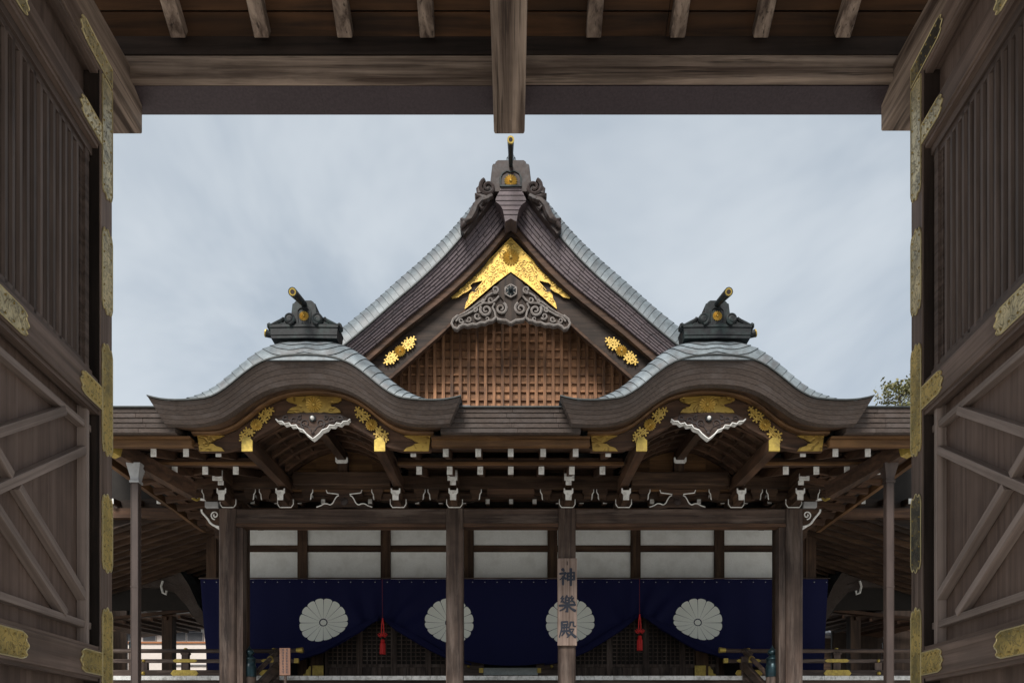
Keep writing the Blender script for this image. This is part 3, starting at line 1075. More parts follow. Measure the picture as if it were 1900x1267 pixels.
# hip rafters at the corners with gilt caps
for sx in (-1, 1):
    p0 = (BX + sx * 5.32, 13.55, 4.36)
    p1 = (BX + sx * 6.12, 12.42, 4.70)
    b = MB()
    b.beam(p0, p1, 0.16, 0.24)
    hr = hp(b, 'hip_rafter', w_rust('y'))
    v = (Vector(p1) - Vector(p0)).normalized()
    b = MB()
    b.beam(Vector(p1) + v * 0.002, Vector(p1) + v * 0.03, 0.175, 0.36)
    b.beam(Vector(p1) - v * 0.12, Vector(p1) + v * 0.0, 0.172, 0.256)
    hp(b, 'gilt_cap', M_gold_p, hr)
    b = MB()
    b.tube([Vector(p0) + Vector((0, -0.05, -0.12)), Vector(p0) - v * 0.06 + Vector((0, 0, -0.11)), Vector(p0) - v * 0.12 + Vector((0, 0, -0.05))], 0.022, 5)
    hp(b, 'gilt_tip', M_gold_p, hr)
    # side eave: boards running front to back and a few side rafters
    for k in range(6):
        xa = lerp(5.35, 6.4, k / 6)
        b = MB()
        b.beam((BX + sx * xa, 13.3 - 0.9 * k / 6, 4.86 - 0.04 * k), (BX + sx * xa, 17.1, 4.98 - 0.04 * k), 0.18, 0.02)
        hp(b, 'soffit_board', w_rust('y'))
    for k in range(6):
        y = 13.9 + 0.5 * k
        b = MB()
        b.beam((BX + sx * 5.2, y, 4.86), (BX + sx * 6.35, y, 4.64), 0.085, 0.11)
        r = hp(b, 'side_rafter', w_rust('x'))
    hp(MB().box(min(BX + sx * 5.2, BX + sx * 5.32), max(BX + sx * 5.2, BX + sx * 5.32), D, 17.0, 4.66, 4.86), 'side_plate', w_dark('y'))
    hp(MB().box(min(BX + sx * 6.42, BX + sx * 6.50), max(BX + sx * 6.42, BX + sx * 6.50), 12.2, 17.0, 4.62, 4.74), 'eave_fascia', w_eave('y'))

# ---- thick bark edge of the straight eave, four courses
for (xa, xb, nseg) in ((-8.6, -4.97, 4), (-1.04, 1.04, 3), (4.97, 8.6, 4)):
    for j in range(5):
        z1 = 5.078 - 0.069 * j
        z0 = z1 - 0.0662
        y = 11.93 + 0.013 * j
        sh = 0.3 * random.random()
        xs = [xa] + [lerp(xa, xb, (k + 0.35 + sh) / nseg) for k in range(nseg)] + [xb]
        for k in range(len(xs) - 1):
            if xs[k + 1] - xs[k] < 0.05:
                continue
            hp(MB().box(BX + xs[k] + 0.001, BX + xs[k + 1] - 0.001, y + random.uniform(0, 0.004), y + 0.5, z0, z1), 'bark_course', M_bark, bevel=0.004)
    hp(MB().box(BX + xa, BX + xb, 11.90, 12.4, 5.079, 5.096), 'copper_edge', M_edge)
    hp(MB().box(BX + xa, BX + xb, 12.07, 12.6, 4.729, 4.7325), 'eave_underboard', w_dark('x'))

# sheet roof behind the eave, up to the tall gable
b = MB()
for xs_, ys_ in (((-8.6, -4, 0, 4, 8.6), ((13.0, 5.415), (15, 6.0), (18.55, 7.12))), ((-8.6, -4.75), ((11.91, 5.098), (12.6, 5.30), (13.0, 5.415))), ((-1.22, 1.22), ((11.91, 5.098), (12.6, 5.30), (13.0, 5.415))), ((4.75, 8.6), ((11.91, 5.098), (12.6, 5.30), (13.0, 5.415)))):
    rows = [[(BX + x, y, z) for y, z in ys_] for x in xs_]
    b.grid(rows)
    b.grid([[(p[0], p[1] + 0.12, p[2] - 0.09) for p in r] for r in rows])
hp(b, 'front_roof_slope', M_copper)
b = MB()
b.grid([[(BX + x, 14.8, 5.06), (BX + x, 19.6, 5.7)] for x in (-6.6, 6.6)])
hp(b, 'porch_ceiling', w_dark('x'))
hp(MB().box(BX - 0.85, BX - 0.60, 11.97, 12.05, 5.098, 5.135), 'roof_tag', M_hroof)


# ------------------------------------------------------------------ copper courses over a curved gable
def roof_courses(parent, cx, prof, xmax, zc, dfront, B, L, dback, dc, mats, taper=None, gfun=None, kfun=None, th=0.018, N=14, name='copper_course'):
    """courses as bands between level lines of a roof whose edge rolls over: drop = top profile + roll"""
    tp_ = taper or (lambda x: 1.0)
    p = lambda x: max(0.0, prof(0) - prof(x))
    Bx = lambda x: max(1e-4, B * tp_(x))
    top = lambda x: p(x) + B - Bx(x)
    gl = gfun or (lambda x: p(x) + B - Bx(x))
    kf = kfun or (lambda x: B)
    edge = lambda x: gl(x) + kf(x)
    ztop = zc + B

    def inv(f, c):
        if f(0.0) >= c:
            return 0.0
        lo, hi = 0.0, xmax
        if f(hi) <= c:
            return xmax
        for _ in range(40):
            mid = (lo + hi) / 2
            if f(mid) < c:
                lo = mid
            else:
                hi = mid
        return (lo + hi) / 2
    levels = [0.006]
    cmax = top(xmax)
    while levels[-1] < max(edge(xmax), gl(xmax)):
        levels.append(levels[-1] + dc * random.uniform(0.93, 1.07))

    def contour(c):
        xa, xb = inv(edge, c), inv(gl, c)
        out = []
        for j in range(N + 1):
            s = j / N
            x = lerp(xa, xb, 1 - (1 - s) ** 2)
            q = min(max((c - gl(x)) / kf(x), 0.0), 1.0) * Bx(x)
            t = math.sqrt(max(0.0, 1 - (1 - q / Bx(x)) ** 2))
            e = L * (1 - t)
            if j == N and xb < xmax - 1e-6:
                e = L
            out.append((x, e, ztop - top(x) - q))
        x, e, z = out[-1]
        out.append((x, dback, z))
        return out
    for i in range(len(levels) - 1):
        c0, c1 = levels[i], levels[i + 1]
        A, Bv = contour(c0), contour(c1)
        if A[0][0] >= xmax - 1e-3:
            break
        jit = random.uniform(-0.002, 0.002)
        for sides in ([(-1, 1)] if c0 < kf(0.0) else [(-1,), (1,)]):
            seq = []
            if len(sides) == 2:
                seq = [(-1, k) for k in range(N + 1, -1, -1)] + [(1, k) for k in range(0, N + 2)]
            else:
                seq = [(sides[0], k) for k in range(N + 2)]
            r0, r1, r2 = [], [], []
            for sg, k in seq:
                a, c = A[k], Bv[k]
                r0.append((cx + sg * a[0], dfront + a[1], a[2]))
                r1.append((cx + sg * (c[0] + th * 0.5), dfront + c[1] - th * 0.7, c[2] + th * 0.7 + jit))
                r2.append((cx + sg * (c[0] + 0.002), dfront + c[1] + 0.006, c[2] - 0.004))
            b = MB()
            b.grid([r0, r1], 0)
            b.grid([r1, r2], 1)
            b.build(name, mats, parent, smooth=35)


# ------------------------------------------------------------------ the two curved gables of the porch
topc = symcurve([(0, 5.72), (.42, 5.681), (.677, 5.585), (.903, 5.424), (1.128, 5.241), (1.354, 5.113), (1.58, 5.077), (1.837, 5.066), (2.093, 5.085), (2.257, 5.125)])
botc = symcurve([(0, 5.386), (.358, 5.358), (.652, 5.267), (.939, 5.091), (1.225, 4.9), (1.51, 4.813), (1.806, 4.797), (2.084, 4.809)])
hafu_t = symcurve([(0, 5.400), (.45, 5.345), (.737, 5.218), (1.03, 4.985), (1.187, 4.88), (1.39, 4.805), (1.776, 4.787)])
hafu_b = symcurve([(0, 5.13), (.40, 5.05), (.70, 4.87), (.88, 4.775), (1.03, 4.66), (1.22, 4.60), (1.374, 4.575), (1.76, 4.572)])
DH = 12.28
roofs = []
_kt = curve([(0, 1.0), (0.9, 1.0), (1.2, 0.90), (1.4, 0.70), (1.65, 0.36), (1.85, 0.10), (2.0, 0.02), (2.4, 0.0)])


def ktaper(x):
    return min(1.0, max(0.0, _kt(x)))


for gi, kx in enumerate(KX):
    sx = -1 if gi == 0 else 1
    # roof deck just under the courses
    xs = [-2.2 + 4.4 * k / 34 for k in range(35)]
    B_, L_ = 0.335, 0.34
    b = MB()
    rows = []
    for x in xs:
        z = topc(x)
        zt_ = z + B_ * ktaper(abs(x)) - 0.06
        rows.append([(kx + x, 11.70, z - 0.02), (kx + x, 11.70 + L_, zt_), (kx + x, 15.6 if abs(x) < 1.5 else 13.3, zt_)])
    b.grid(rows)
    kr = hp(b, 'curved_gable_roof', M_copper, label='left curved porch gable' if gi == 0 else 'right curved porch gable')
    roofs.append(kr)
    mono = curve([(0, 5.72), (.42, 5.681), (.677, 5.585), (.903, 5.424), (1.128, 5.241), (1.354, 5.113), (1.58, 5.077), (1.837, 5.066), (2.1, 5.060)])
    roof_courses(kr, kx, mono, 2.02, 5.726, 11.665, B_, L_, 3.6, 0.088, [M_copper, M_seam], taper=ktaper, gfun=lambda x: 0.82 * (math.sqrt(max(0.0, x - 0.12) ** 2 + 0.02) - 0.1414), kfun=lambda x: 0.13 + 0.27 * math.exp(-(x / 0.42) ** 2), th=0.011)
    # bark courses
    NU = 44
    NL = 5
    for j in range(NL):
        t0, t1 = j / NL + 0.004, (j + 1) / NL - 0.004
        y = 11.67 + 0.034 * j
        rings = []
        for k in range(NU + 1):
            u = -1 + 2 * k / NU
            xt, xb = 2.257 * u, 2.084 * u
            zt, zb = topc(xt), botc(xb)
            pa = (kx + lerp(xt, xb, t0), lerp(zt, zb, t0))
            pb = (kx + lerp(xt, xb, t1), lerp(zt, zb, t1))
            rings.append([(pa[0], y, pa[1]), (pb[0], y + 0.03, pb[1]), (pb[0], y + 0.16, pb[1]), (pa[0], y + 0.16, pa[1])])
        b = MB()
        b.loft(rings)
        b.build('bark_course', M_bark, kr, smooth=30)
    b = MB()
    rings = []
    for k in range(NU + 1):
        x = -2.265 + 4.53 * k / NU
        z = topc(x)
        rings.append([(kx + x, 11.645, z + 0.004), (kx + x, 11.645, z + 0.022), (kx + x, 11.78, z + 0.022), (kx + x, 11.78, z + 0.004)])
    b.loft(rings)
    b.build('copper_edge', M_edge, kr, smooth=30)
    # upturned copper flats at both tips
    b = MB()
    for sg in (-1, 1):
        rows = []
        for k in range(6):
            x = sg * lerp(1.80, 2.262, k / 5)
            rows.append([(kx + x, 11.66, topc(x) + 0.024), (kx + x, 12.0, topc(x) + 0.05), (kx + x, 12.6, topc(x) + 0.02)])
        b.grid(rows)
    b.build('copper_flat', M_edge, kr)
    # underside: shaped boards between bark and bargeboard
    for (fa, fb, ya, yb, nm, mt, sc) in ((botc, hafu_t, 12.03, 12.20, 'eave_lining', w_dark('x'), 1.76 / 2.084),):
        rows = []
        for k in range(NU + 1):
            u = -1 + 2 * k / NU
            x0, x1 = 2.06 * u, 1.84 * u
            rows.append([(kx + x0, 11.95, botc(x0) + 0.004), (kx + x1, 12.24, hafu_t(x1) + 0.060), (kx + x1, 12.28, hafu_t(x1) + 0.060)])
        b = MB()
        b.grid(rows)
        b.build(nm, mt, kr, smooth=40)
    rings = []
    for k in range(NU + 1):
        x = -1.82 + 3.64 * k / NU
        z = hafu_t(x)
        rings.append([(kx + x, 12.17, z + 0.004), (kx + x, 12.150, z + 0.028), (kx + x, 12.165, z + 0.058), (kx + x, 12.27, z + 0.058), (kx + x, 12.27, z + 0.004)])
    b = MB()
    b.loft(rings)
    b.build('curved_moulding', w_eave('x'), kr, smooth=40)
    # bargeboard
    rings = []
    for k in range(NU + 1):
        x = -1.765 + 3.53 * k / NU
        zt, zb = hafu_t(x), hafu_b(x)
        rings.append([(kx + x, DH, zt), (kx + x, DH, lerp(zt, zb, 0.86)), (kx + x, DH - 0.02, lerp(zt, zb, 0.88)), (kx + x, DH - 0.02, zb), (kx + x, DH + 0.09, zb), (kx + x, DH + 0.09, zt)])
    b = MB()
    b.loft(rings)
    b.build('curved_bargeboard', w_rust('x'), kr, smooth=30)

    # --- gilt fittings
    dg = DH - 0.022
    pxm = DH / F

    def G(pts, mirror=True, c=kx):
        h = [(a * pxm, (HY - y) * pxm) for a, y in pts]
        return mir(h, c) if mirror else [(c + a, z) for a, z in h]
    crown = [(0, 735.5), (50, 739), (51, 744), (45, 748), (37, 750), (30, 752), (33, 756), (40, 757), (47, 762), (50, 767), (34, 768), (18, 766), (8, 769), (0, 770)]
    b = MB().prism(G(crown), dg - 0.012, dg + 0.01)
    cp = b.build('gilt_crown_plate', M_gold, kr)
    inst('chrysanthemum', ME_CHRYS, cp, (kx, dg - 0.012, (HY - 752) * pxm), (15.5 * pxm, 0.11, 15.5 * pxm))
    for sg in (-1, 1):
        # end plates
        e = [(166, 810), (216, 808), (212, 838), (168, 838), (176, 831), (187, 828), (181, 824), (190, 822), (181, 818), (186, 814), (176, 812)]
        e = [(216, 808.5), (212, 838), (166, 838), (171, 832), (181, 829), (186, 825), (195, 823), (186, 820), (181, 816), (172, 813), (166, 809.5)]
        b = MB().prism([(kx + sg * a * pxm, (HY - y) * pxm) for a, y in e], dg - 0.014, dg + 0.01)
        b.build('gilt_end_plate', M_gold, kr)
        # flower sprays
        import_c = (106.5, 790)
        cxz = (kx + sg * 106.5 * pxm, (HY - 789.5) * pxm)
        spray = MB()
        dirv = Vector((-sg * 0.70, 0, 0.72)).normalized()
        path = [Vector((cxz[0], dg - 0.008, cxz[1])) + dirv * (q * pxm) for q in (-36, -18, 0, 18, 36)]
        spray.tube(path, 0.012, 5)
        sp = spray.build('gilt_spray', M_gold_s, kr)
        inst('chrysanthemum', ME_CHRYS, sp, (cxz[0], dg - 0.01, cxz[1]), (11.5 * pxm, 0.13, 11.5 * pxm))
        per = Vector((dirv.z, 0, -dirv.x))
        for q, w, r, rot in ((-17, 4, 7, 0.3), (-20, -5, 7, 1.0), (-30, 5, 7.5, 0.0), (-31, -5, 6.5, 0.8), (-38, 0, 6, 0.5), (17, 5, 7, 1.3), (19, -5, 7, 0.4), (28, 3, 7.5, 0.2), (30, -5, 6, 1.1), (38, 1, 6.5, 0.6)):
            p = Vector((cxz[0], dg - 0.004, cxz[1])) + dirv * (q * pxm) + per * (w * pxm)
            inst('vine_leaf', ME_LEAF5, sp, p, (r * pxm, 0.10, r * pxm), (0, rot, 0))
        # purlin with gilt cap
        px0 = kx + sg * 1.002
        b = MB()
        b.beam((px0, 12.235, 4.648), (px0, 14.60, 4.76), 0.145, 0.205)
        pu = b.build('gable_purlin', w_rust('y'), kr)
        o = [(-0.082, -0.105), (0.082, -0.105), (0.082, 0.02), (0.05, 0.105), (-0.03, 0.105), (-0.082, 0.06)]
        b = MB().prism([(px0 + sg * a, 4.648 + z) for a, z in o], 12.205, 12.234)
        b.build('gilt_cap', M_gold_p, pu)
        b = MB().box(px0 - 0.05, px0 + 0.05, 14.02, 14.08, 4.56, 4.64)
    # ridge piece under the gable
    b = MB()
    b.beam((kx, 12.38, 5.06), (kx, 14.5, 5.25), 0.13, 0.16)
    b.build('gable_purlin', w_dark('y'), kr)
    # curved ribs of the vault
    def arch(x, d):
        t = min(1.0, abs(x) / 1.0)
        return 4.80 + (d - 12.28) * 0.045 + (0.375 + (d - 12.28) * 0.045) * math.cos(t * PI / 2) ** 0.9
    for d in (12.62, 13.0, 13.38, 13.76, 14.14):
        rings = []
        for k in range(21):
            x = -0.97 + 1.94 * k / 20
            z = arch(x, d)
            rings.append([(kx + x, d, z + 0.10), (kx + x, d, z), (kx + x, d + 0.075, z), (kx + x, d + 0.075, z + 0.10)])
        b = MB()
        b.loft(rings)
        b.build('vault_rib', w_rust('x'), kr, smooth=40)
    rows = []
    for k in range(25):
        x = -1.05 + 2.1 * k / 24
        rows.append([(kx + x, d, arch(x, d) + 0.09) for d in (12.33, 13.4, 14.5)])
    b = MB()
    b.grid(rows)
    b.build('vault_lining', w_dark('y'), kr, smooth=40)
    for k in range(1, 8):
        x = -0.97 + 1.94 * k / 8
        b = MB()
        b.beam((kx + x, 12.4, arch(x, 12.4) + 0.055), (kx + x, 14.45, arch(x, 14.45) + 0.055), 0.045, 0.05)
        b.build('vault_batten', w_dark('y'), kr)
    # back panel of the vault
    for k in range(4):
        xa, xb = lerp(-1.0, 1.0, k / 4), lerp(-1.0, 1.0, (k + 1) / 4)
        top = [(kx + lerp(xb, xa, q / 5), arch(lerp(xb, xa, q / 5), 14.45) + 0.08) for q in range(6)]
        b = MB().prism([(kx + xa + 0.001, 4.66), (kx + xb - 0.001, 4.66)] + top, 14.455, 14.49)
        b.build('tympanum_board', w_eave('x'), kr)
    rings = []
    for k in range(21):
        x = -0.98 + 1.96 * k / 20
        z = arch(x, 14.4)
        rings.append([(kx + x, 14.38, z + 0.09), (kx + x, 14.38, z - 0.0), (kx + x, 14.45, z - 0.0), (kx + x, 14.45, z + 0.09)])
    b = MB()
    b.loft(rings)
    b.build('vault_rib', w_rust('x'), kr, smooth=40)
    b = MB().box(kx - 0.86, kx + 0.86, 14.22, 14.44, 4.70, 4.935)
    b.build('tie_beam', w_dark('x'), kr, bevel=0.015)
    b = MB().box(kx - 0.085, kx + 0.085, 14.30, 14.43, 4.94, 5.24)
    b.build('king_strut', w_dark('z'), kr)
    o = [(-0.11, 0.10), (-0.11, 0.03), (-0.085, 0.0), (0.085, 0.0), (0.11, 0.03), (0.11, 0.10), (0.085, 0.10), (0.075, 0.055), (-0.075, 0.055), (-0.085, 0.10)]
    b = MB().prism([(kx + a, 5.085 + z) for a, z in o], 14.22, 14.25)
    b.build('white_plate', M_white, kr)
    b = MB().box(kx - 0.055, kx + 0.055, 14.18, 14.3, 5.20, 5.29, [0, 0, 1, 0, 0, 0])
    b.build('arm_end', [w_dark('y'), M_white], kr)

    # --- hanging carved pendant
    dp_ = DH - 0.10
    pm = dp_ / F
    h = [(0, 765), (30, 766.5), (50, 768), (62, 774), (69, 779), (64, 783), (57, 783), (52, 788), (44, 786), (40, 791), (31, 790), (27, 796), (18, 799), (12, 806), (5, 812), (0, 815.5)]
    pts = mir([(a * pm, (HY - y) * pm) for a, y in h], kx)
    zmid = (HY - 778) * pm
    b = MB().prism(pts, dp_, dp_ + 0.10, 0, lambda p, q: 1 if (p[1] + q[1]) / 2 < zmid else 0)
    pe = b.build('carved_pendant', [w_carve('x'), M_white], kr)
    e = MB()
    lo = [(a * pm, (HY - y + 1.6) * pm) for a, y in h[4:]]
    e.tube([(kx + a, dp_ - 0.004, z) for a, z in lo] + [(kx - a, dp_ - 0.004, z) for a, z in reversed(lo[:-1])], 0.010, 5)
    e.build('white_edge', M_white, pe)
    s_ = MB()
    for sg in (-1, 1):
        for (a, y, r0, tn, st, dr) in ((14, 786, 9, 1.4, -1.2, 1), (34, 780, 6.5, 1.2, -0.6, 1), (50, 776, 5, 1.0, -0.3, 1), (24, 775, 4.5, 1.1, 2.2, -1)):
            pts = spiral(sg * a * pm, (HY - y) * pm, r0 * pm, 1.5 * pm, tn, PI - st if sg < 0 else st, sg * dr, 16)
            s_.tube([(kx + p, dp_ - 0.004, z) for p, z in pts], [0.016 - 0.008 * q / 16 for q in range(17)], 5)
        s_.tube([(kx + sg * a * pm, dp_ - 0.002, (HY - y) * pm) for a, y in ((3, 799), (8, 792), (20, 787), (30, 784), (44, 779), (58, 778))], 0.011, 5)
    s_.lathe([(0.028, 0), (0.024, 0.015), (0.01, 0.022)], (0, 0, 0), 8)
    n8 = len(s_.v) - 24
    s_.v[n8:] = [(kx + p[0], dp_ - p[2], (HY - 803) * pm + p[1]) for p in s_.v[n8:]]
    s_.build('carved_scrolls', M_bronze_br, pe)
    b = MB()
    b.prism([(kx + 6.5 * pm * math.cos(PI / 6 + q * PI / 3), (HY - 777) * pm + 6.5 * pm * math.sin(PI / 6 + q * PI / 3)) for q in range(6)], dp_ - 0.03, dp_)
    bo = b.build('hexagon_boss', M_bronze, pe)
    b = MB()
    b.loft([[(kx + r * math.cos(q * PI / 4), y, (HY - 777) * pm + r * math.sin(q * PI / 4)) for q in range(8)] for r, y in ((0.03, dp_ - 0.03), (0.028, dp_ - 0.055), (0.012, dp_ - 0.07))])
    b.build('boss_knob', M_white, pe)

    # --- ridge-end ornament on the crown of the roof
    dn = 11.86
    pm = dn / F
    cx_ = BX + sx * (948 - 564.5) * pm

    def O(pts, c=cx_, dd=dn):
        return mir([(a * pm, (HY - y) * pm) for a, y in pts], c)
    b = MB()
    for (w0, w1, y0, y1, pr) in ((61, 61.5, 626, 620, 0.0), (61.5, 62, 620.3, 614, 0.010), (62, 62.8, 613.5, 607, 0.004), (63.2, 64, 606.5, 603.5, 0.018)):
        b.prism(O([(0, y1 - 1.5), (w1 * 0.6, y1 - 1.2), (w1, y1), (w0, y0 + 1.5), (0, y0 + 0.5)]), dn - pr, dn + 0.36)
    orn = b.build('ridge_ornament', M_bronze, kr)
    body = [(0, 557), (13, 557), (17, 559.5), (18.5, 562), (21.5, 563), (23.5, 580), (22, 604), (0, 604)]
    b = MB().prism(O(body), dn + 0.0, dn + 0.30)
    b.build('ornament_body', M_bronze, orn, bevel=0.008)
    fr_ = [(-11, 604), (-12, 590), (-12, 577), (-9, 573), (-5, 571), (0, 573), (5, 571), (9, 573), (12, 577), (12, 590), (11, 604)]
    b = MB()
    b.tube([(cx_ + a * pm, dn - 0.006, (HY - y) * pm) for a, y in fr_], 0.013, 5)
    b.build('niche_frame', M_bronze, orn)
    inst('chrysanthemum', ME_CHRYS, orn, (cx_, dn - 0.004, (HY - 586.5) * pm), (9.3 * pm, 0.11, 9.3 * pm))
    for sg in (-1, 1):
        b = MB()
        cxs, czs = cx_ + sg * 26.5 * pm, (HY - 593) * pm
        b.lathe([(10.0 * pm, -0.02), (9.4 * pm, 0.012), (7.6 * pm, 0.03), (4 * pm, 0.035)], (0, 0, 0), 16)
        nq = len(b.v) - 64
        b.v[nq:] = [(cxs + p[0], dn - 0.01 - p[2], czs + p[1]) for p in b.v[nq:]]
        pts = spiral(cxs, czs, 10.6 * pm, 2.0 * pm, 1.6, -PI / 2, -sg, 26)
        b.tube([(p, dn - 0.035, z) for p, z in pts], [lerp(0.020, 0.012, q / 26) for q in range(27)], 6)
        # flowing wings
        wing = [(35, 589), (40, 587), (41, 592), (45, 594), (52, 597), (60, 601), (65, 597.5), (69, 600), (69, 606), (64, 609), (58, 606.5), (30, 605)]
        b.prism([(cx_ + sg * a * pm, (HY - y) * pm) for a, y in wing], dn + 0.01, dn + 0.14)
        b.tube([(cx_ + sg * a * pm, dn + 0.0, (HY - y) * pm) for a, y in ((37, 590), (43, 595), (52, 599.5), (61, 603.5), (67, 603))], [0.02, 0.026, 0.026, 0.022, 0.026], 6)
        b.tube([(cx_ + sg * a * pm, dn - 0.0, (HY - y) * pm) for a, y in ((36, 603), (41, 600.5), (45, 603))], 0.018, 6)
        b.tube([(cx_ + sg * a * pm, dn - 0.0, (HY - y) * pm) for a, y in ((45, 604), (49, 601.5), (53, 604.5))], 0.014, 6)
        b.tube([(cx_ + sg * a * pm, dn - 0.0, (HY - y) * pm) for a, y in ((2, 599), (6, 603), (11, 600), (13, 604))], 0.018, 6)
        b.build('scrollwork', M_bronze, orn, smooth=50)
    # rod pointing up and out over the ornament, gilt mouth
    q0 = Vector((cx_ - sx * 0.0, dn + 0.10, (HY - 560) * pm))
    q1 = Vector((cx_ + sx * 0.0, dn - 0.62, (HY - 541.5) * (dn - 0.62) / F))
    dirq = (q1 - q0).normalized()
    b = MB()
    b.tube([q0, lerp(q0, q1, 0.45), q1], [0.040, 0.050, 0.062], 12)
    b.build('ridge_rod', M_bronze, orn, smooth=50)
    b = MB()
    b.tube([q1 - dirq * 0.02, q1 + dirq * 0.004], [0.052, 0.050], 12)
    b.build('gilt_mouth', M_gold_p, orn, smooth=50)
    b = MB()
    b.tube([q1 - dirq * 0.02, q1 + dirq * 0.006], [0.032, 0.031], 10)
    b.build('mouth_recess', M_bronze_br, orn)
    # short side rod
    s0 = Vector((cx_ + sx * 58 * pm, dn + 0.22, (HY - 611) * pm))
    s1 = s0 + Vector((sx * 0.15, -0.02, 0.045))
    b = MB()
    b.tube([s0, s1], [0.035, 0.055], 10)
    b.build('ridge_rod', M_bronze, orn, smooth=50)
    b = MB()
    b.tube([s1, s1 + Vector((sx * 0.016, 0, 0.004))], [0.057, 0.057], 10)
    b.build('gilt_mouth', M_gold_p, orn)
    b = MB().box(cx_ - 0.28, cx_ + 0.28, dn + 0.36, dn + 3.2, (HY - 624) * pm - 0.1, (HY - 600) * pm)
    b.build('ridge_cap', M_bronze, orn)

# ------------------------------------------------------------------ the tall gable
DV = 17.2                                 # verge plane
pv = DV / F
GXC = 947.0


def gx(off, d):
    return BX - 0.006 + off * d / F


vo = [(10, 335), (60, 402), (114, 467), (163, 516), (215, 561), (268, 608), (330, 658), (420, 725), (540, 800)]
vi = [(0, 404), (40, 453), (90, 505), (135, 545), (188, 587), (240, 631), (300, 679), (390, 742), (510, 815)]
par = list(range(len(vo)))
vox, voy = curve([(i, p[0]) for i, p in enumerate(vo)]), curve([(i, p[1]) for i, p in enumerate(vo)])
vix, viy = curve([(i, p[0]) for i, p in enumerate(vi)]), curve([(i, p[1]) for i, p in enumerate(vi)])


def verge(s, t):
    """s along the slope 0..8, t 0 outer edge .. 1 inner edge -> off(m), z, depth"""
    d = lerp(DV, 17.42, t)
    a = (vox(s) * pv, (HY - voy(s)) * pv)
    c = (vix(s) * 17.42 / F, (HY - viy(s)) * 17.42 / F)
    return lerp(a[0], c[0], t), lerp(a[1], c[1], t), d


b = MB()
rows = []
prof = [(0, 12.40), (.115, 12.155), (.69, 11.39), (1.307, 10.64), (1.87, 10.08), (2.465, 9.56), (3.07, 9.02), (3.78, 8.45), (4.82, 7.68), (6.19, 6.82), (7.4, 6.2)]
mainp = symcurve(prof)
for k in range(-40, 41):
    x = 7.4 * k / 40
    z = mainp(x)
    rows.append([(BX + x, DV + 0.02, z - 0.03), (BX + x, DV + 0.5, z + 0.56), (BX + x, 30.0, z + 0.56)])
b.grid(rows)
b.grid([[(p[0], p[1] + 0.05, p[2] - 0.12) for p in r] for r in rows])
mr = hp(b, 'tall_gable_roof', M_copper2)
roof_courses(mr, BX, curve(prof), 5.2, 12.40, DV - 0.01, 0.64, 0.42, 6.0, 0.098, [M_copper2, M_seam], kfun=lambda x: 0.24, th=0.014, N=12)

# verge shingles, laid like thin bricks in seven courses
NC = 7
for sg in (-1, 1):
    for j in range(NC):
        t0, t1 = j / NC + 0.008, (j + 1) / NC - 0.008
        edges = [0.0]
        while edges[-1] < 6.6:
            edges.append(edges[-1] + random.uniform(0.30, 0.42))
        edges = [e + (0.17 * (j % 2) if 0 < i < len(edges) - 1 else 0) for i, e in enumerate(edges)]
        for k in range(len(edges) - 1):
            s0, s1 = edges[k] + 0.006, edges[k + 1] - 0.006
            if k == 0:
                s0 = 0.0
            pr = 0.018 * (NC - j) + random.uniform(0, 0.004)
            rings = []
            for s_ in (s0, (s0 + s1) / 2, s1):
                a, c = verge(s_, t0), verge(s_, t1)
                y = lerp(DV, 17.40, (t0 + t1) / 2) - 0.0 + random.uniform(-0.002, 0.002)
                rings.append([(gx(0, DV) + sg * a[0], y, a[1]), (gx(0, DV) + sg * c[0], y + 0.008, c[1]), (gx(0, DV) + sg * c[0], y + 0.3, c[1]), (gx(0, DV) + sg * a[0], y + 0.3, a[1])])
            b = MB()
            b.loft(rings)
            hp(b, 'verge_shingle', M_bark2)
    # dark copper lip
    b = MB()
    rings = []
    for k in range(37):
        a = verge(k / 36 * 6.8, 0)
        x = gx(0, DV) + sg * a[0]
        rings.append([(x, DV - 0.03, a[1] - 0.004), (x, DV - 0.03, a[1] + 0.028), (x, DV + 0.1, a[1] + 0.028), (x, DV + 0.1, a[1] - 0.004)])
    b.loft(rings)
    hp(b, 'copper_edge', M_edge)
    # soffit behind the shingles, then two timber members
    b = MB()
    rows = []
    for k in range(37):
        a = verge(k / 36 * 6.8, 1)
        x = gx(0, DV) + sg * a[0]
        rows.append([(x, 17.40, a[1] + 0.01), (x + sg * 0.02, 18.6, a[1] - 0.02)])
    b.grid(rows)
    hp(b, 'gable_soffit', w_blk('y'))

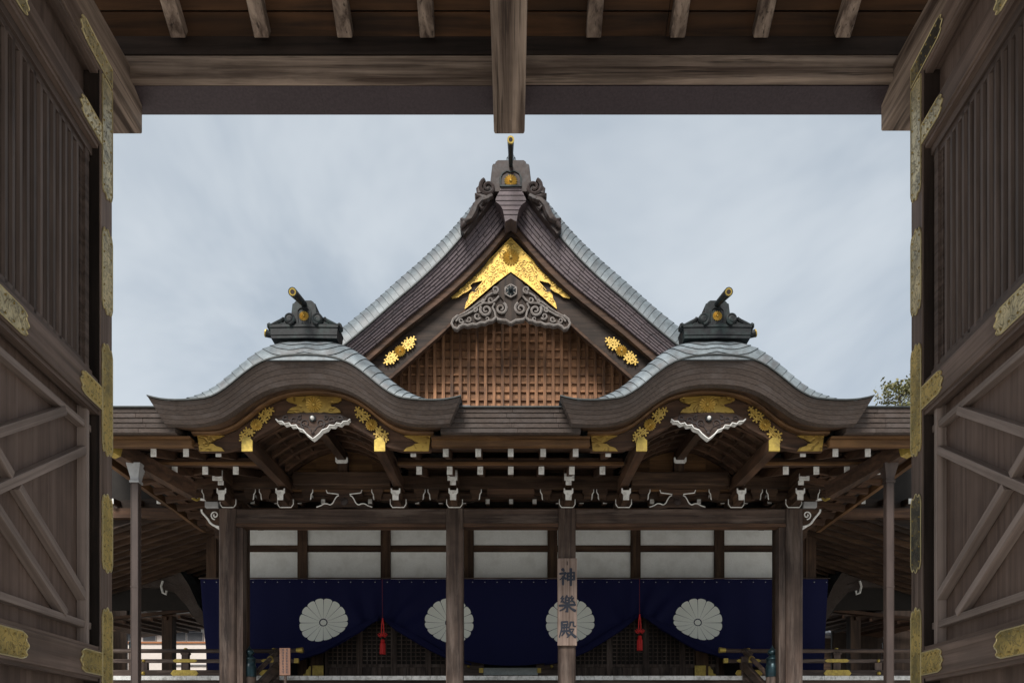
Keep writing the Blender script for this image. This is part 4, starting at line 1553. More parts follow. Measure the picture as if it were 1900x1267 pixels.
hu = symcurve([(0, 434), (54, 493), (106, 541), (157, 582), (212, 624), (261, 664), (330, 718), (420, 780)])
hl = symcurve([(0, 504), (84, 577), (126, 617), (170, 656), (212, 693), (260, 735), (340, 800)])
um = curve([(0, 408), (54, 472), (106, 523), (157, 565), (212, 608), (261, 651), (330, 706), (420, 768)])
for sg in (-1, 1):
    def member(fa, fb, d, th_, nm, mt, xmax=390, ext=0.0):
        rings = []
        for k in range(31):
            o = xmax * (k / 30)
            q = d / F
            x = gx(0, d) + sg * o * q
            za, zb = (HY - fa(o)) * q, (HY - fb(o)) * q
            rings.append([(x, d, za), (x, d, zb), (x, d + th_, zb), (x, d + th_, za)])
        b = MB()
        b.loft(rings)
        return hp(b, nm, mt)
    member(um, lambda o: um(o) + 15, 17.46, 0.10, 'verge_purlin_board', w_rust('x'))
    member(lambda o: um(o) + 15.5, lambda o: hu(o) + 4, 17.55, 0.1, 'verge_purlin_board', w_blk('x'))
    member(hu, lambda o: lerp(hu(o), hl(o), 0.90), 17.66, 0.10, 'gable_bargeboard', w_blk('x'), 340)
    member(lambda o: lerp(hu(o), hl(o), 0.905), hl, 17.63, 0.13, 'bargeboard_moulding', w_rust('x'), 340)

# gilt triangle plate at the peak
dq = 17.62
q = dq / F


def GP(pts):
    return [(a * q, (HY - y) * q) for a, y in pts]


half = [(0, 443), (30, 474), (60, 503), (88, 530), (111, 551), (109, 554.5), (97, 552), (90, 546), (80, 541.5), (73, 536), (76, 530.5), (70, 525.5), (61, 523.5), (53, 521.5), (53, 527), (58, 532), (60, 539), (66, 544), (72, 543), (76.5, 548), (78, 556), (82.5, 563), (85, 574), (60, 552.5), (30, 527), (0, 505)]
b = MB()
for sg in (-1, 1):
    b.prism([(gx(0, dq) + sg * x, z) for x, z in GP(half)], dq - 0.02, dq + 0.01)
gp = hp(b, 'gilt_peak_plate', M_gold)
inst('chrysanthemum', ME_CHRYS, gp, (gx(0, dq), dq - 0.02, (HY - 479) * q), (16 * q, 0.26, 16 * q))
# raised vine relief
b = MB()
vines = []
for sg in (-1, 1):
    for (a, y, r0, tn, st, dr) in ((14, 497, 7, 1.1, 0.2, 1), (24, 487, 6, 1.0, 2.2, -1), (33, 500, 6.5, 1.2, 0.5, 1), (45, 508, 6, 1.1, 2.5, -1), (38, 519, 6, 1.1, 4.0, 1), (27, 512, 5, 1.0, 1.0, -1),
                                   (66, 514, 5.5, 1.1, 2.0, 1), (79, 527, 5, 1.0, 2.5, -1), (92, 540, 4.5, 1.0, 2.0, 1), (50, 533, 5, 1.1, 0.3, 1), (64, 549, 5, 1.1, 0.6, -1), (74, 560, 4.5, 1.0, 0.8, 1),
                                   (6, 459, 5, 0.9, 1.0, 1), (14, 467, 4, 0.8, 3.0, -1), (52, 500.5, 3.5, 0.9, 1.0, 1)):
        pts = spiral(a, y, r0, 1.2, tn, st, dr, 14)
        b.tube([(gx(0, dq) + sg * p * q, dq - 0.021, (HY - z) * q) for p, z in pts], 0.014, 5)
    b.tube([(gx(0, dq) + sg * a * q, dq - 0.021, (HY - y) * q) for a, y in ((8, 494), (22, 505), (40, 513), (54, 526), (66, 540))], 0.009, 5)
    b.tube([(gx(0, dq) + sg * a * q, dq - 0.022, (HY - y) * q) for a, y in half[0:5]], 0.010, 5)
    b.tube([(gx(0, dq) + sg * a * q, dq - 0.022, (HY - y) * q) for a, y in half[22:26]], 0.010, 5)
    b.tube([(gx(0, dq) + sg * a * q, dq - 0.022, (HY - y) * q) for a, y in half[5:23]], 0.009, 5)
b.build('vine_relief', M_gold_s, gp)

# side sprays on the bargeboard
for sg in (-1, 1):
    c0 = Vector((gx(0, dq) + sg * 205.5 * q, dq, (HY - 651.5) * q))
    dirv = Vector((sg * 0.77, 0, -0.64)).normalized()
    per = Vector((dirv.z, 0, -dirv.x))
    b = MB()
    b.tube([c0 + dirv * (w * q) for w in (-30, 0, 30)], 0.02, 5)
    sp = hp(b, 'gilt_spray', M_gold_s)
    inst('chrysanthemum', ME_CHRYS, sp, c0 + Vector((0, -0.01, 0)), (11 * q, 0.2, 11 * q))
    for w, v_, r, rot in ((-15, 4, 7, 0), (-15, -5, 6.5, .6), (-23, 5, 7, 1.0), (-24, -5, 6.5, .2), (-32, 1, 6.5, .4), (15, 4, 7, .3), (15, -5, 6.5, .8), (23, 5, 7, .1), (24, -5, 6.5, 1.1), (32, 0, 6.5, .5)):
        inst('vine_leaf', ME_LEAF5, sp, c0 + dirv * (w * q) + per * (v_ * q), (r * q, 0.16, r * q), (0, rot, 0))

# carved pendant under the peak
dg2 = 17.46
q2 = dg2 / F
half = [(0, 507), (30, 530), (60, 555), (84, 576), (98, 585), (107, 592), (110, 600), (106, 607.5), (99, 609.5), (95, 605), (88, 601.5), (80, 603.5), (72, 601), (64, 602), (56, 598), (48, 598.5), (41, 594.5), (34, 594), (27, 588), (24, 592), (16, 593.5), (9, 594), (4, 597), (0, 599)]
pts = mir([(a * q2, (HY - y) * q2) for a, y in half], gx(0, dg2))
zm = (HY - 583) * q2
b = MB().prism(pts, dg2 + 0.05, dg2 + 0.16, 0, lambda p, r: 1 if (p[1] + r[1]) / 2 < zm else 0)
b.prism(mir([(a * q2, (HY - y) * q2) for a, y in [(0, 507), (22, 524), (24, 545), (14, 556), (8, 575), (12, 590), (4, 597), (0, 599)]], gx(0, dg2)), dg2 + 0.012, dg2 + 0.06)
M_pale = plain('pale_worn_paint', (0.22, 0.195, 0.178), 0.7, 0, 16, 0.3, 0.2, dirt=(0.10, 0.075, 0.06), dirt_amt=0.7, dscale=9)
pe = hp(b, 'carved_pendant', [w_blk('z'), M_pale])
b = MB()


def T(pp, r, rad2=None):
    b.tube([(gx(0, dg2) + a * q2, dg2 + 0.012, (HY - y) * q2) for a, y in pp], [w * 1.5 for w in r] if isinstance(r, list) else r * 1.5, 6)


for sg in (-1, 1):
    for (a, y, r0, tn, st, dr, rr) in ((18, 572, 11, 1.5, -2.0, -1, .032), (46, 575, 11.5, 1.5, -0.6, 1, .032), (29, 537, 7, 1.3, 1.0, 1, .024), (37, 556, 6, 1.0, 2.4, -1, .022), (62, 586, 6.5, 1.1, 2.6, -1, .022),
                                       (78, 592, 5.5, 1.1, 0.4, 1, .02), (66, 573, 5, 1.0, 1.0, 1, .02), (92, 594, 5, 1.0, 2.8, -1, .02), (44, 591, 4, .9, 1.0, 1, .018), (52, 557, 4, .9, .3, 1, .018)):
        pts = [(sg * (p), z) for p, z in spiral(a, y, r0, 1.8, tn, st, dr, 18)]
        T(pts, [lerp(rr, rr * 0.5, k / 18) * 0.68 for k in range(19)])
    T([(sg * a, y) for a, y in half[4:24]], 0.019)
    T([(sg * a, y) for a, y in ((22, 549), (28, 556), (37, 562), (50, 562), (58, 566), (70, 576), (84, 584), (96, 589), (102, 596))], 0.014)
    T([(sg * a, y) for a, y in ((34, 543), (44, 549), (48, 556), (58, 560), (66, 566), (74, 572), (86, 580), (98, 586))], 0.013)
    T([(sg * a, y) for a, y in ((28, 588), (30, 578), (34, 570), (30, 562))], 0.014)
b.build('carved_scrolls', M_pale, pe)
b = MB()
for k in range(6):
    a0, a1 = PI / 6 + k * PI / 3, PI / 6 + (k + 1) * PI / 3
    cx, cz = gx(0, dg2), (HY - 541) * q2
    b.tube([(cx + 12 * q2 * math.cos(a0), dg2 - 0.03, cz + 12 * q2 * math.sin(a0)), (cx + 12 * q2 * math.cos(a1), dg2 - 0.03, cz + 12 * q2 * math.sin(a1))], 0.016, 5)
    b.tube([(cx, dg2 - 0.04, cz), (cx + 12 * q2 * math.cos(a0), dg2 - 0.03, cz + 12 * q2 * math.sin(a0))], 0.013, 5)
b.build('hexagon_rim', M_pale, pe)
b = MB()
b.loft([[(cx + r * q2 * math.cos(k * PI / 3 + PI / 6), y, cz + r * q2 * math.sin(k * PI / 3 + PI / 6)) for k in range(6)] for r, y in ((11, dg2), (10, dg2 - 0.03), (5, dg2 - 0.05))])
b.loft([[(cx + r * q2 * math.cos(k * PI / 4), y, cz + r * q2 * math.sin(k * PI / 4)) for k in range(8)] for r, y in ((4, dg2 - 0.05), (3.6, dg2 - 0.10), (1.5, dg2 - 0.13))])
b.build('hexagon_boss', M_bronze, pe)

# lattice wall
DL = 18.35
ql = DL / F


def ztop_l(off):
    return (HY - hl(abs(off) )) * ql + 0.35


nv = 15
for k in range(-nv, nv + 1):
    off = k * 15.62
    x = gx(off, DL)
    z1 = min(ztop_l(off), 10.2)
    z0 = 6.9
    if z1 - z0 < 0.15:
        continue
    hp(MB().box(x - 0.034, x + 0.034, DL - 0.06, DL, z0, z1), 'lattice_bar', w_latt('z'))
for k in range(0, 19):
    z = (HY - 758 + k * 15.5) * ql + 0.02
    # half width at this height
    lo, hi = 0.0, 300.0
    for _ in range(30):
        mid = (lo + hi) / 2
        if ztop_l(mid) > z + 0.05:
            lo = mid
        else:
            hi = mid
    w = min(lo, 262) * ql
    if w < 0.2:
        continue
    hp(MB().box(gx(0, DL) - w, gx(0, DL) + w, DL + 0.001, DL + 0.036, z - 0.021, z + 0.021), 'lattice_rail', w_latt('x'))
for k in range(-14, 14):
    oa, ob = k * 18.7, (k + 1) * 18.7
    zt = min(ztop_l(oa), ztop_l(ob), 10.3) + 0.1
    if zt < 7.0:
        continue
    hp(MB().box(gx(oa, DL) + 0.002, gx(ob, DL) - 0.002, DL + 0.050, DL + 0.08, 6.7, zt), 'lattice_backing', w_lback('z'))
b = MB()
b.prism([(gx(-390, DL), 6.6), (gx(390, DL), 6.6), (gx(330, DL), 7.2), (gx(0, DL), 11.3), (gx(-330, DL), 7.2)], DL + 0.20, DL + 0.22)
hp(b, 'gable_wall', w_dark('x'))

# shingled shield piece at the peak and the great ridge ornament
ds_ = 16.98
qs = ds_ / F
wprof = curve([(346, 18.5), (350, 19.0), (371, 28.5), (376, 22.5), (382, 17), (392, 13.5), (407, 10.5)])
ys = [346, 354, 362, 371, 379, 387, 395, 407]
for i in range(7):
    ya, yb = ys[i], ys[i + 1] - 0.8
    dd = ds_ + 0.012 * i
    if i < 6:
        steps = 3
        o = [(wprof(lerp(ya, yb, k / steps)), lerp(ya, yb, k / steps)) for k in range(steps + 1)]
        full = [(a, y) for a, y in o] + [(-a, y) for a, y in reversed(o)]
    else:
        full = [(wprof(ya), ya), (10.5, 407), (0, 401.5), (-10.5, 407), (-wprof(ya), ya)]
    b = MB().prism([(gx(0, ds_) + a * qs, (HY - y) * qs) for a, y in full], dd, dd + 0.4)
    hp(b, 'shield_shingle', M_bark2)
dm = 17.0
qm = dm / F


def OM(pts):
    return [(gx(0, dm) + a * qm, (HY - y) * qm) for a, y in pts]


body = mir([(a * qm, (HY - y) * qm) for a, y in [(0, 297), (24, 297), (28, 300), (29, 303.5), (33, 304), (34.5, 307), (38, 338), (30, 356), (0, 356)]], gx(0, dm))
b = MB().prism(body, dm, dm + 0.5)
orn = hp(b, 'great_ridge_ornament', M_bronze_br, bevel=0.012)
fr_ = [(-19, 347), (-19, 330), (-16, 323), (-11, 320), (-7, 318), (0, 320), (7, 318), (11, 320), (16, 323), (19, 330), (19, 347)]
b = MB()
b.tube([(x, dm - 0.008, z) for x, z in OM(fr_)], 0.02, 5)
b.build('niche_frame', M_bronze, orn)
b = MB().box(gx(0, dm) - 19 * qm, gx(0, dm) + 19 * qm, dm - 0.06, dm + 0.01, (HY - 349.5) * qm, (HY - 346.5) * qm)
b.build('niche_frame', M_bronze, orn)
inst('chrysanthemum', ME_CHRYS, orn, (gx(0, dm), dm - 0.005, (HY - 336.5) * qm), (12.3 * qm, 0.2, 12.3 * qm))
for sg in (-1, 1):
    b = MB()
    cxs, czs = gx(sg * 42.5, dm), (HY - 351) * qm
    n0 = len(b.v)
    b.lathe([(14 * qm, -0.2), (13.4 * qm, 0.0), (10.5 * qm, 0.02), (5 * qm, 0.03)], (0, 0, 0), 18)
    b.v[n0:] = [(cxs + p[0], dm - 0.01 - p[2], czs + p[1]) for p in b.v[n0:]]
    pts = spiral(cxs, czs, 15.2 * qm, 2.2 * qm, 1.65, PI / 2 - 0.4 * sg, -sg, 30)
    b.tube([(p, dm - 0.055, z) for p, z in pts], [lerp(0.046, 0.024, k / 30) for k in range(31)], 6)
    for pp, rr in ((((34, 365), (45, 371), (57, 366), (66, 361)), (.06, .075, .06, .02)),
                   (((40, 370), (55, 374), (64, 384), (68, 396), (74, 407), (84, 413), (93, 407)), (.06, .08, .085, .075, .07, .07, .02)),
                   (((60, 378), (68, 386), (73, 398), (80, 408), (88, 418), (92, 424)), (.04, .055, .055, .05, .06, .03)),
                   (((52, 376), (58, 384), (54, 389), (50, 386)), (.04, .05, .04, .02)),
                   (((56, 345), (60, 352), (58, 362)), (.02, .05, .06))):
        b.tube([(gx(sg * a, dm), dm - 0.02, (HY - y) * qm) for a, y in pp], list(rr), 7)
    wing = [(36, 338), (58, 350), (67, 361), (66, 376), (72, 396), (80, 410), (94, 406), (94, 424), (86, 432), (60, 400), (34, 366)]
    b.prism([(gx(sg * a, dm), (HY - y) * qm) for a, y in wing], dm + 0.03, dm + 0.22)
    b.build('scrollwork', M_bronze_br, orn, smooth=50)
q0 = Vector((gx(0, dm), dm + 0.15, (HY - 304) * qm))
q1 = Vector((gx(0, dm), dm - 0.95, (HY - 262) * (dm - 0.95) / F))
dirq = (q1 - q0).normalized()
b = MB()
b.tube([q0, lerp(q0, q1, 0.5), q1], [0.038, 0.050, 0.066], 12)
b.build('ridge_rod', M_bronze, orn, smooth=50)
b = MB()
b.tube([q1 + dirq * 0.001, q1 + dirq * 0.06], [0.067, 0.070], 12)
b.build('gilt_mouth', M_gold_p, orn, smooth=50)
b = MB()
b.tube([q1 + dirq * 0.061, q1 + dirq * 0.066], [0.040, 0.038], 10)
b.build('mouth_recess', M_bronze_br, orn)

# ------------------------------------------------------------------ back wall of the porch
DW = 19.4
qw = DW / F


def wx(off):
    return BX - 0.006 + off * qw


zlo, zmid0, zmid1, ztp = (HY - 1075) * qw, (HY - 1024) * qw, (HY - 1012) * qw, 5.75
posts = [-541, -386, -232, -78, 77, 231, 386, 541]
for o in posts:
    hp(MB().box(wx(o) - 0.118, wx(o) + 0.118, DW - 0.06, DW + 0.1, 1.55, ztp), 'wall_post', w_dark('z'), bevel=0.006)
for i in range(len(posts) - 1):
    xa, xb = wx(posts[i]) + 0.12, wx(posts[i + 1]) - 0.12
    hp(MB().box(xa, xb, DW - 0.035, DW + 0.08, zmid0, zmid1), 'wall_rail', w_dark('x'))
    hp(MB().box(xa, xb, DW, DW + 0.05, zlo - 0.3, zmid0), 'plaster_panel', M_plaster)
    hp(MB().box(xa, xb, DW, DW + 0.05, zmid1, ztp), 'plaster_panel', M_plaster)
    hp(MB().box(xa, xb, DW - 0.05, DW + 0.08, zlo - 0.12, zlo - 0.02), 'wall_rail', w_dark('x'))
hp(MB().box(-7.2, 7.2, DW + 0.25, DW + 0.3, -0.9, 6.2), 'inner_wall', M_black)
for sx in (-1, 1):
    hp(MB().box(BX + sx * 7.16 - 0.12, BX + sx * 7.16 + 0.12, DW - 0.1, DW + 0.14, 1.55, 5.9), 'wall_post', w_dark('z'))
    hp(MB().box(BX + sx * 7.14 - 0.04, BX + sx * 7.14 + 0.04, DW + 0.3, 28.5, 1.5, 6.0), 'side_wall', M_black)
    hp(MB().box(BX + sx * 5.35 - 0.1, BX + sx * 5.35 + 0.1, D + 1.5, D + 1.7, GZ, 4.7), 'wall_post', w_dark('z'))
# rafters of the inner eave seen through the brackets
for k in range(-15, 16):
    x = BX + k * 0.5
    b = MB()
    b.beam((x, 17.22, 5.345), (x, 19.3, 5.60), 0.085, 0.115)
    r = hp(b, 'inner_rafter', w_dark('y'))
    b = MB().box(x - 0.042, x + 0.042, 17.20, 17.216, 5.285, 5.395)
    hp(b, 'white_end', M_white, r)
for xa, xb in ((-10.5, -5.0), (-4.995, 0), (0.005, 5.0), (5.005, 10.5)):
    hp(MB().box(xa, xb, 17.35, 17.5, 5.03, 5.235), 'inner_beam', w_rust('x'))
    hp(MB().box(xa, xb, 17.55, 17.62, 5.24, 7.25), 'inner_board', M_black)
for k in list(range(-21, -15)) + list(range(16, 22)):
    x = BX + k * 0.5
    b = MB()
    b.beam((x, 17.22, 5.345), (x, 18.0, 5.43), 0.085, 0.115)
    r = hp(b, 'inner_rafter', w_dark('y'))
    hp(MB().box(x - 0.042, x + 0.042, 17.20, 17.216, 5.285, 5.395), 'white_end', M_white, r)

# ---- lattice doors under the curtain
DD = 19.2
qd = DD / F
for (oa, ob) in ((-345, -90), (115, 385)):
    xa, xb = oa * qd + BX, ob * qd + BX
    n = 4
    for i in range(n):
        a, c = lerp(xa, xb, i / n), lerp(xa, xb, (i + 1) / n)
        fr = MB()
        fr.box(a, a + 0.07, DD - 0.03, DD + 0.03, 1.60, 3.3).box(c - 0.07, c, DD - 0.03, DD + 0.03, 1.60, 3.3)
        fr.box(a + 0.07, c - 0.07, DD - 0.03, DD + 0.03, 1.60, 1.68).box(a + 0.07, c - 0.07, DD - 0.03, DD + 0.03, 2.02, 2.09).box(a + 0.07, c - 0.07, DD - 0.03, DD + 0.03, 3.22, 3.3)
        ld = hp(fr, 'lattice_door', w_col('z'))
        m_ = MB()
        m = int((c - a - 0.14) / 0.098)
        for k in range(1, m):
            x = lerp(a + 0.07, c - 0.07, k / m)
            m_.box(x - 0.013, x + 0.013, DD - 0.02, DD, 2.09, 3.22)
        for k in range(1, 12):
            z = 2.09 + k * 0.096
            m_.box(a + 0.07, c - 0.07, DD + 0.001, DD + 0.018, z - 0.012, z + 0.012)
        m_.build('door_lattice', w_col('z'), ld, kind='stuff')
        for k in range(3):
            x0_, x1_ = lerp(a + 0.075, c - 0.075, k / 3), lerp(a + 0.075, c - 0.075, (k + 1) / 3)
            MB().box(x0_ + 0.004, x1_ - 0.004, DD - 0.012, DD + 0.01, 1.684, 2.016).build('door_panel', w_col('z'), ld)
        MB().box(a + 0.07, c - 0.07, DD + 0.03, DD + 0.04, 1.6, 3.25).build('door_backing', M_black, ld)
# gilt corner brackets at the door posts
for (off, sg) in ((-370, -1), (364, 1)):
    x = BX + off * qd
    pts = [(0, 0), (0.42, 0), (0.40, 0.06), (0.33, 0.08), (0.31, 0.15), (0.24, 0.17), (0.22, 0.25), (0.15, 0.27), (0.13, 0.36), (0.07, 0.40), (0.05, 0.46), (0, 0.46)]
    b = MB().prism([(x + sg * a * 0.8, 1.62 + z * 0.9) for a, z in pts], DD - 0.10, DD - 0.085)
    hp(b, 'gilt_corner', M_gold_p)
    hp(MB().box(x - 0.14 - sg * 0.18, x + 0.0 - sg * 0.18 + 0.12, DD - 0.10, DD - 0.085, 1.62, 2.05), 'gilt_post_shoe', M_gold_p)
    hp(MB().box(x - sg * 0.14 - 0.15, x - sg * 0.14 + 0.15, DD - 0.08, DD + 0.1, 1.55, 3.4), 'wall_post', w_dark('z'))
for (off, sg) in ((-86, 1), (82, -1)):
    x = BX + off * qd
    pts = [(0, 0), (0.30, 0), (0.26, 0.08), (0.18, 0.13), (0.08, 0.16), (0, 0.16)]
    b = MB().prism([(x + sg * a, 1.63 + z) for a, z in pts], DD - 0.30, DD - 0.285)
    hp(b, 'gilt_corner', M_gold_p)
    hp(MB().box(x + sg * 0.40 - 0.05, x + sg * 0.40 + 0.05, DD - 0.30, DD - 0.285, 1.86, 1.97), 'gilt_corner', M_gold_p)
    hp(MB().box(min(x - sg * 0.1, x + sg * 0.46), max(x - sg * 0.1, x + sg * 0.46), DD - 0.28, DD - 0.1, 1.55, 2.2), 'side_panel', w_col('x'))
    b = MB()
    b.tube([(x + sg * 0.10, DD - 0.29, 2.01), (x + sg * 0.10, DD - 0.32, 2.01)], [0.04, 0.02], 8)
    hp(b, 'gilt_stud', M_gold_p)

# ---- floor edge and plinth
FE = 16.5
fz = ZZ(1253.0, FE)
x = -8.4
while x < 8.4:
    w = random.choice((0.17, 0.28, 0.42, 0.36, 0.5, 0.22))
    hp(MB().box(x + 0.003, min(x + w, 8.4) - 0.003, FE + random.uniform(0, 0.006), FE + 0.9, fz - 0.085, fz), 'floor_board', M_slab)
    x += w
hp(MB().box(-8.4, 8.4, FE + 0.05, DW + 0.2, fz - 0.09, fz - 0.088), 'floor_underside', w_dark('x'))
hp(MB().box(-8.4, 8.4, FE + 0.901, DW + 0.2, fz - 0.085, fz - 0.002), 'inner_floor', w_col('y'))
hp(MB().box(-8.4, 8.4, FE + 0.08, FE + 0.3, fz - 0.36, fz - 0.092), 'floor_beam', w_col('x'))
for k in range(-8, 9):
    hp(MB().box(k - 0.12, k + 0.12, FE + 0.35, FE + 0.6, GZ, fz - 0.1), 'floor_post', w_col('z'))
for k in range(9):
    z = fz - 0.27 * (k + 1)
    if z < GZ + 0.1:
        break
    hp(MB().box(BX - 4.3, BX + 4.3, FE - 0.28 * (k + 1), FE - 0.28 * k + 0.02, z - 0.09, z), 'stair_tread', w_col('x'))

# ---- rain pipes with funnels at the porch corners
for sx in (-1, 1):
    dpz = 12.72
    x = BX + (-0.0 if sx < 0 else 0.0) + sx * (695 if sx < 0 else 701) * dpz / F
    b = MB().post(x, dpz, 0.118, GZ, ZZ(892, dpz), 0.012)
    rp = hp(b, 'rain_pipe', M_pipe)
    b = MB()
    for xs_ in (-0.052, 0.052):
        b.box(x + xs_ - 0.004, x + xs_ + 0.004, dpz - 0.066, dpz - 0.058, GZ, ZZ(893, dpz))
    b.build('pipe_seam', M_pipe, rp)
    b = MB()
    rings = []
    for w, y in ((0.062, 892), (0.066, 886), (0.105, 866), (0.110, 862)):
        z = ZZ(y, dpz)
        rings.append([(x - w, dpz - w, z), (x + w, dpz - w, z), (x + w, dpz + w, z), (x - w, dpz + w, z)])
    b.loft(rings)
    b.box(x - 0.075, x + 0.075, dpz - 0.075, dpz + 0.075, ZZ(897, dpz), ZZ(893, dpz))
    b.build('pipe_funnel', M_funnel if sx < 0 else M_pipe, rp)
    MB().box(x - 0.064, x + 0.064, dpz - 0.064, dpz + 0.064, ZZ(1090, dpz), ZZ(1088.5, dpz)).build('pipe_collar', M_pipe, rp)

# ---- side eaves of the main roof, seen from below
for sx in (-1, 1):
    for k in range(16):
        y = 17.75 + k * 0.36
        def ez(xo):
            return 5.05 + 0.32 * (7.6 - xo)
        b = MB()
        b.beam((BX + sx * 6.3, y, ez(6.3)), (BX + sx * 10.6, y, ez(10.6)), 0.085, 0.12)
        hp(b, 'side_rafter', w_dark('x'))
    hp(MB().prism([(BX + sx * 6.2, ez(6.2)), (BX + sx * 10.7, ez(10.7)), (BX + sx * 10.7, 5.3), (BX + sx * 6.2, 5.6)], 17.52, 17.545), 'inner_board', w_blk('x'))
    nb = 12
    for k in range(nb):
        xa, xb = lerp(6.2, 10.7, k / nb), lerp(6.2, 10.7, (k + 1) / nb)
        b = MB()
        xm = (xa + xb) / 2
        b.beam((BX + sx * xm, 17.4, ez(xm) + 0.075), (BX + sx * xm, 24, ez(xm) + 0.075), (xb - xa) * 1.04, 0.02, up=(sx * 0.32, 0, 1))
        hp(b, 'soffit_board', w_blk('y'))
    b = MB()
    b.beam((BX + sx * 8.5, 17.75, ez(8.5) + 0.25), (BX + sx * 8.5, 29, ez(8.5) + 0.25), 5.0, 0.08, up=(sx * 0.32, 0, 1))
    hp(b, 'side_roof_slope', M_copper2)

# ------------------------------------------------------------------ the crested curtain
DC = 18.6
qc = DC / F
cz_top = (HY - 1074) * qc
dropc = curve([(372, 172), (420, 170), (500, 165), (560, 150), (620, 127), (665, 102), (708, 76), (750, 98), (800, 128), (860, 150), (948, 160), (1040, 150), (1100, 127), (1150, 98), (1187, 72), (1230, 97), (1280, 123), (1340, 147), (1420, 166), (1537, 170)])
H0 = 2.08


def cloth(px, s, lift=0.0):
    """flat cloth position (photo column, metres from the top) -> hanging position"""
    L = dropc(px) * qc
    a = 0.55 * L
    if s <= a:
        dz = s
    else:
        c = (H0 - a) / (L - a)
        r = (s - a) / (H0 - a)
        dz = a + (L - a) * (r * c / (1 + (c - 1) * r))
    x = (px - CX) * qc
    y = DC
    for pt, sg in ((708, 1), (1187, 1)):
        dx = (px - pt) * qc
        dzt = dz - 0.95
        ang = math.atan2(dx, 0.45 + max(0, 1.0 - dz) * 0.8)
        fall = math.exp(-abs(dx) / 1.1) * min(1.0, dz / 0.6)
        y += 0.055 * math.sin(ang * 13 + dz * 3) * fall
        y -= 0.07 * fall * (s / H0) ** 2
    y += 0.022 * math.sin(px * 0.045 + 1.5 * dz) * (0.2 + s / H0) + 0.010 * math.sin(px * 0.11 + 2.0)
    y += 0.016 * math.sin(dz * 9 + px * 0.018) * (s / H0) ** 2
    # side edges fall slightly inward
    if px < 420:
        x += (1 - (px - 372) / 48) * 0.16 * s / H0
    if px > 1480:
        x -= ((px - 1480) / 57) * 0.10 * s / H0
    return (x, y - lift, cz_top - dz)


ct = thing('crested_curtain', 'long navy blue curtain with white sixteen petal crests hung across the porch', 'curtain', (0, DC, GZ))
CO = Vector((0, -DC, -GZ))
b = MB()
NXC, NZC = 260, 44
b.grid([[cloth(lerp(372, 1537, i / NXC), H0 * j / NZC) for j in range(NZC + 1)] for i in range(NXC + 1)])
o = b.build('curtain_cloth', M_navy, ct, smooth=180)
o.location = CO
# rod, ties and loops along the top
b = MB()
b.tube([((369 - CX) * qc, DC - 0.01, cz_top + 0.02), ((1540 - CX) * qc, DC - 0.01, cz_top + 0.02)], 0.016, 6)
o = b.build('curtain_rod', w_col('x'), ct)
o.location = CO
b = MB()
px = 380
while px < 1535:
    x = (px - CX) * qc
    b.lathe([(0.012, -0.005), (0.012, 0.005)], (0, 0, 0), 6)
    b.v[-12:] = [(x + p[0], DC - 0.035 - p[2], cz_top - 0.075 + p[1]) for p in b.v[-12:]]
    px += 22.6
o = b.build('eyelets', M_funnel, ct, kind='stuff')
o.location = CO
for pts_ in (((540, 1219), (565, 1211), (600, 1195), (632, 1175), (668, 1157), (702, 1141)), ((875, 1229), (840, 1216), (800, 1192), (765, 1170), (735, 1155), (714, 1143)),
             ((1350, 1214), (1325, 1205), (1290, 1190), (1258, 1170), (1222, 1150), (1192, 1135)), ((1010, 1229), (1050, 1216), (1095, 1190), (1130, 1167), (1160, 1149), (1182, 1137))):
    rows = []
    for i, (fx, fy) in enumerate(pts_):
        t_ = i / 5
        w_ = (4 + 13 * min(1.0, t_ * 2.2)) * (1 - 0.5 * max(0, t_ - 0.7) / 0.3)
        pr = 0.07 + 0.03 * t_
        row = []
        for (q, h) in ((0, 0.02), (0.12, 0.8), (0.35, 0.55), (0.5, 1.0), (0.72, 0.6), (0.9, 0.9), (1.0, 0.1)):
            x_, y_, z_ = cloth(fx, 1.0)
            row.append((x_, DC - 0.02 - pr * h, ZZ(fy + 1 + q * w_, DC)))
        rows.append(row)
    b = MB()
    b.grid(rows)
    o = b.build('gathered_fold', M_navy, ct, smooth=180)
    o.location = CO
for cpx in (600.5, 833.5, 1058, 1294.5):
    cs = (1155 - 1074) * qc
    R = 45.5
    b = MB()
    pts = [cloth(cpx + 0.13 * R * math.cos(2 * PI * k / 12), cs + 0.13 * R * qc * math.sin(2 * PI * k / 12), 0.007) for k in range(12)]
    b.add(pts, [tuple(range(12))])
    cr = b.build('curtain_crest', M_crest, ct)
    cr.location = CO
    for k in range(16):
        a = 2 * PI * k / 16 + PI / 16
        tn = math.tan(PI / 16) * 0.95
        o_ = [(0.17, 0.17 * tn), (0.45, 0.45 * tn), (0.72, 0.72 * tn), (0.92, 0.91 * tn), (0.965, 0.78 * tn), (0.992, 0.44 * tn), (1.0, 0), (0.992, -0.44 * tn), (0.965, -0.78 * tn), (0.92, -0.91 * tn), (0.72, -0.72 * tn), (0.45, -0.45 * tn), (0.17, -0.17 * tn)]
        P_ = []
        for r, w in o_:
            r = r * 1.0
            ux_ = r * math.cos(a) - w * math.sin(a)
            uz_ = r * math.sin(a) + w * math.cos(a)
            P_.append(cloth(cpx + R * ux_, cs + R * qc * uz_, 0.008))
        n = len(P_)
        b = MB()
        b.add(P_, [(i, i + 1, n - 2 - i, n - 1 - i) for i in range(5)] + [(5, 6, 7)])
        b.build('crest_petal', M_crest, cr, smooth=180)

